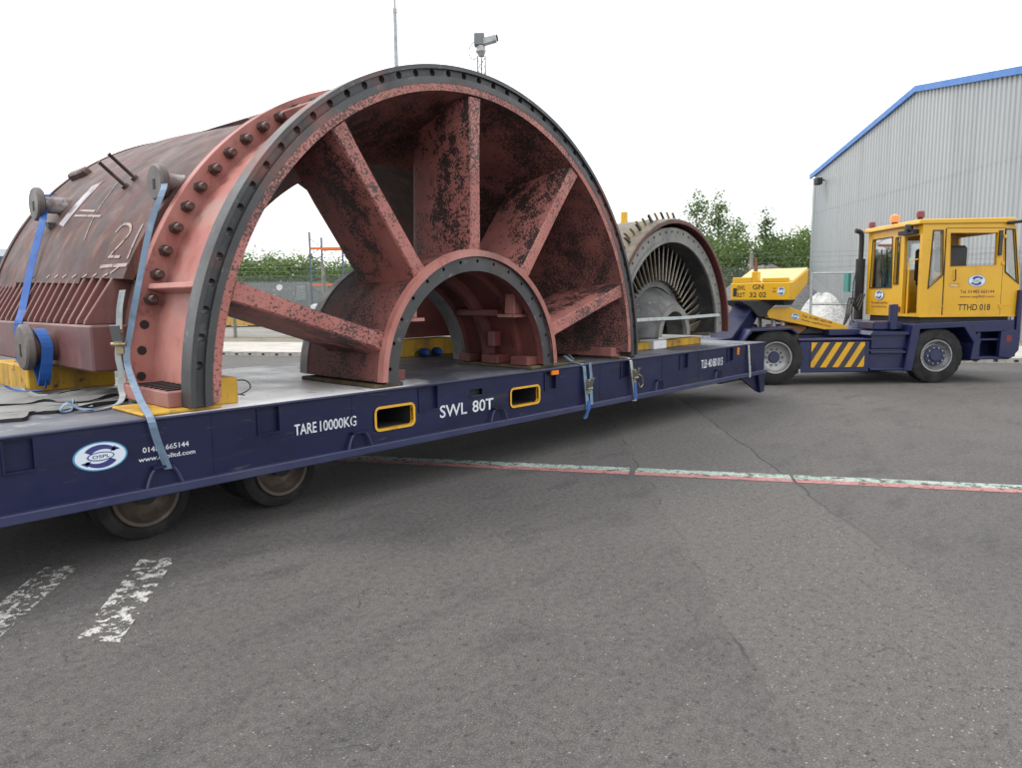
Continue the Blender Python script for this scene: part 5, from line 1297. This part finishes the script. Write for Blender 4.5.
# ================================================================== TREES
def tree(name, cx, cz, h, wdt, n, mat, label, seed, group, base=.15, leaf=.16, cone=.6, cat='tree'):
    rnd = random.Random(seed)
    root = thing(name, c2w(cx, cz, .08), label, cat, group)
    tr_ = MB(); top = Vector((rnd.uniform(-.2, .2), rnd.uniform(-.2, .2), h * .96))
    tr_.tube([(0, 0, -.1), (top.x * .4, top.y * .4, h * .4), top], [h * .016 + .02, h * .011 + .01, .012], 6)
    cl_ = []
    nl = 11
    for k in range(nl):
        t = base + (1 - base) * (k + rnd.random() * .6) / nl
        a = k * 2.4 + rnd.uniform(-.5, .5)
        p0 = Vector((top.x * t, top.y * t, h * t * .92))
        prof_ = (1 - t) ** cone * (0.55 + .9 * min(1, (t - base + .12) * 3))
        ln = wdt * .5 * prof_ * rnd.uniform(.7, 1.15) + .12
        p1 = p0 + Vector((cos(a) * ln, sin(a) * ln, ln * rnd.uniform(.35, .9)))
        tr_.tube([p0, (p0 + p1) / 2 + Vector((0, 0, .03)), p1], [h * .006 + .008, h * .004 + .006, .005], 5)
        for q in range(4):
            f = (q + .6) / 4
            cl_.append((p0.lerp(p1, f) + Vector((rnd.gauss(0, .1), rnd.gauss(0, .1), rnd.gauss(0, .1))), .16 + ln * .30 * (1.1 - .4 * f)))
    cl_.append((top, .22))
    tr_.build('trunk', M_trunk, root, smooth=True)
    cw = MB(); vs_ = []; fs_ = []
    for i in range(n):
        c_, s_ = cl_[rnd.randrange(len(cl_))]
        p = c_ + Vector((rnd.gauss(0, s_), rnd.gauss(0, s_), rnd.gauss(0, s_ * .8)))
        if p.z < .05: continue
        d = Vector((rnd.gauss(0, 1), rnd.gauss(0, 1), rnd.gauss(0, .7))).normalized(); u = d.orthogonal().normalized()
        u = Matrix.Rotation(rnd.uniform(0, 6.28), 3, d) @ u; v = d.cross(u); l_ = leaf * rnd.uniform(.6, 1.3)
        b = len(vs_)
        vs_ += [p, p + u * l_ * .5 + v * l_ * .28, p + u * l_, p + u * l_ * .5 - v * l_ * .28]; fs_.append((b, b + 1, b + 2, b + 3))
    cw.add(vs_, fs_).build('crown', mat, root)
    return root
GT = 'trees behind the fence'
tree('birch_tree', 12.0, 47, 8.3, 3.2, 3600, M_leafa, 'tallest slender birch rising left of the other trees', 11, GT, cone=.7)
tree('birch_tree', 13.15, 46, 8.1, 3.0, 3600, M_leafa, 'slender birch close beside the tallest birch, slightly shorter', 12, GT, cone=.8)
tree('birch_tree', 14.55, 46.5, 6.5, 2.8, 3200, M_leafa, 'middle pointed tree between the birches and the spire tree', 13, GT, cone=.8)
tree('birch_tree', 16.2, 46, 7.0, 2.3, 2800, M_leafc, 'narrow spire topped tree left of the warehouse', 14, GT, cone=1.2)
tree('bushy_tree', 18.2, 46, 5.6, 3.6, 5400, M_leafb, 'rounded bright green tree next to the warehouse corner', 15, GT, cone=.4)
tree('bushy_tree', 17.1, 47, 4.9, 3.4, 4500, M_leafb, 'low bushy tree right of the spire topped tree', 16, GT, cone=.4)
GB = 'bushes behind the fence'
bl = ['leftmost', 'second', 'third', 'fourth', 'fifth', 'sixth', 'seventh']
for k in range(7):
    tree('bush', 10.4 + k * 1.45, 43.5 + (k % 3) * .5, 4.0 + .3 * ((k * 7) % 4), 3.8, 5200, (M_leafb, M_leafa, M_leafb, M_leafc)[k % 4], bl[k] + ' green bush in the row behind the aggregate heap, counted from left', 30 + k, GB, base=.0, cone=.3, cat='bush')
GH = 'hedge shrubs across the yard at left'
for k in range(9):
    tree('hedge_shrub', -25.5 + k * 1.75, 59 + (k % 3) * .8, 4.5 - .10 * k + .3 * ((k * 5) % 3), 4.6, 5200, (M_leafa, M_leafb, M_leafc)[k % 3], ['first', 'second', 'third', 'fourth', 'fifth', 'sixth', 'seventh', 'eighth', 'ninth'][k] + ' hedge shrub from the left beyond the palisade fence', 50 + k, GH, base=.0, leaf=.2, cone=.3, cat='shrub')
# far wood that reads as one mass
rnd = random.Random(99); vs_ = []; fs_ = []
for i in range(26000):
    x = rnd.uniform(-230, 230); base_h = 6.5 + 2.0 * sin(x * .07) + 1.3 * sin(x * .23 + 1) + .9 * sin(x * .61)
    p = c2w(x, 165 + rnd.uniform(-4, 4) + abs(x) * .05, rnd.uniform(0, 1) ** .7 * base_h)
    d = Vector((rnd.gauss(0, 1), rnd.gauss(0, 1), rnd.gauss(0, 1))).normalized(); u = d.orthogonal().normalized(); v = d.cross(u); l_ = rnd.uniform(.5, 1.1)
    b = len(vs_); vs_ += [p, p + u * l_ * .5 + v * l_ * .35, p + u * l_, p + u * l_ * .5 - v * l_ * .35]; fs_.append((b, b + 1, b + 2, b + 3))
tag(MB().add(vs_, fs_).build('far_wood', M_leafc), 'distant belt of dark green woodland along the horizon', 'wood', kind='stuff')
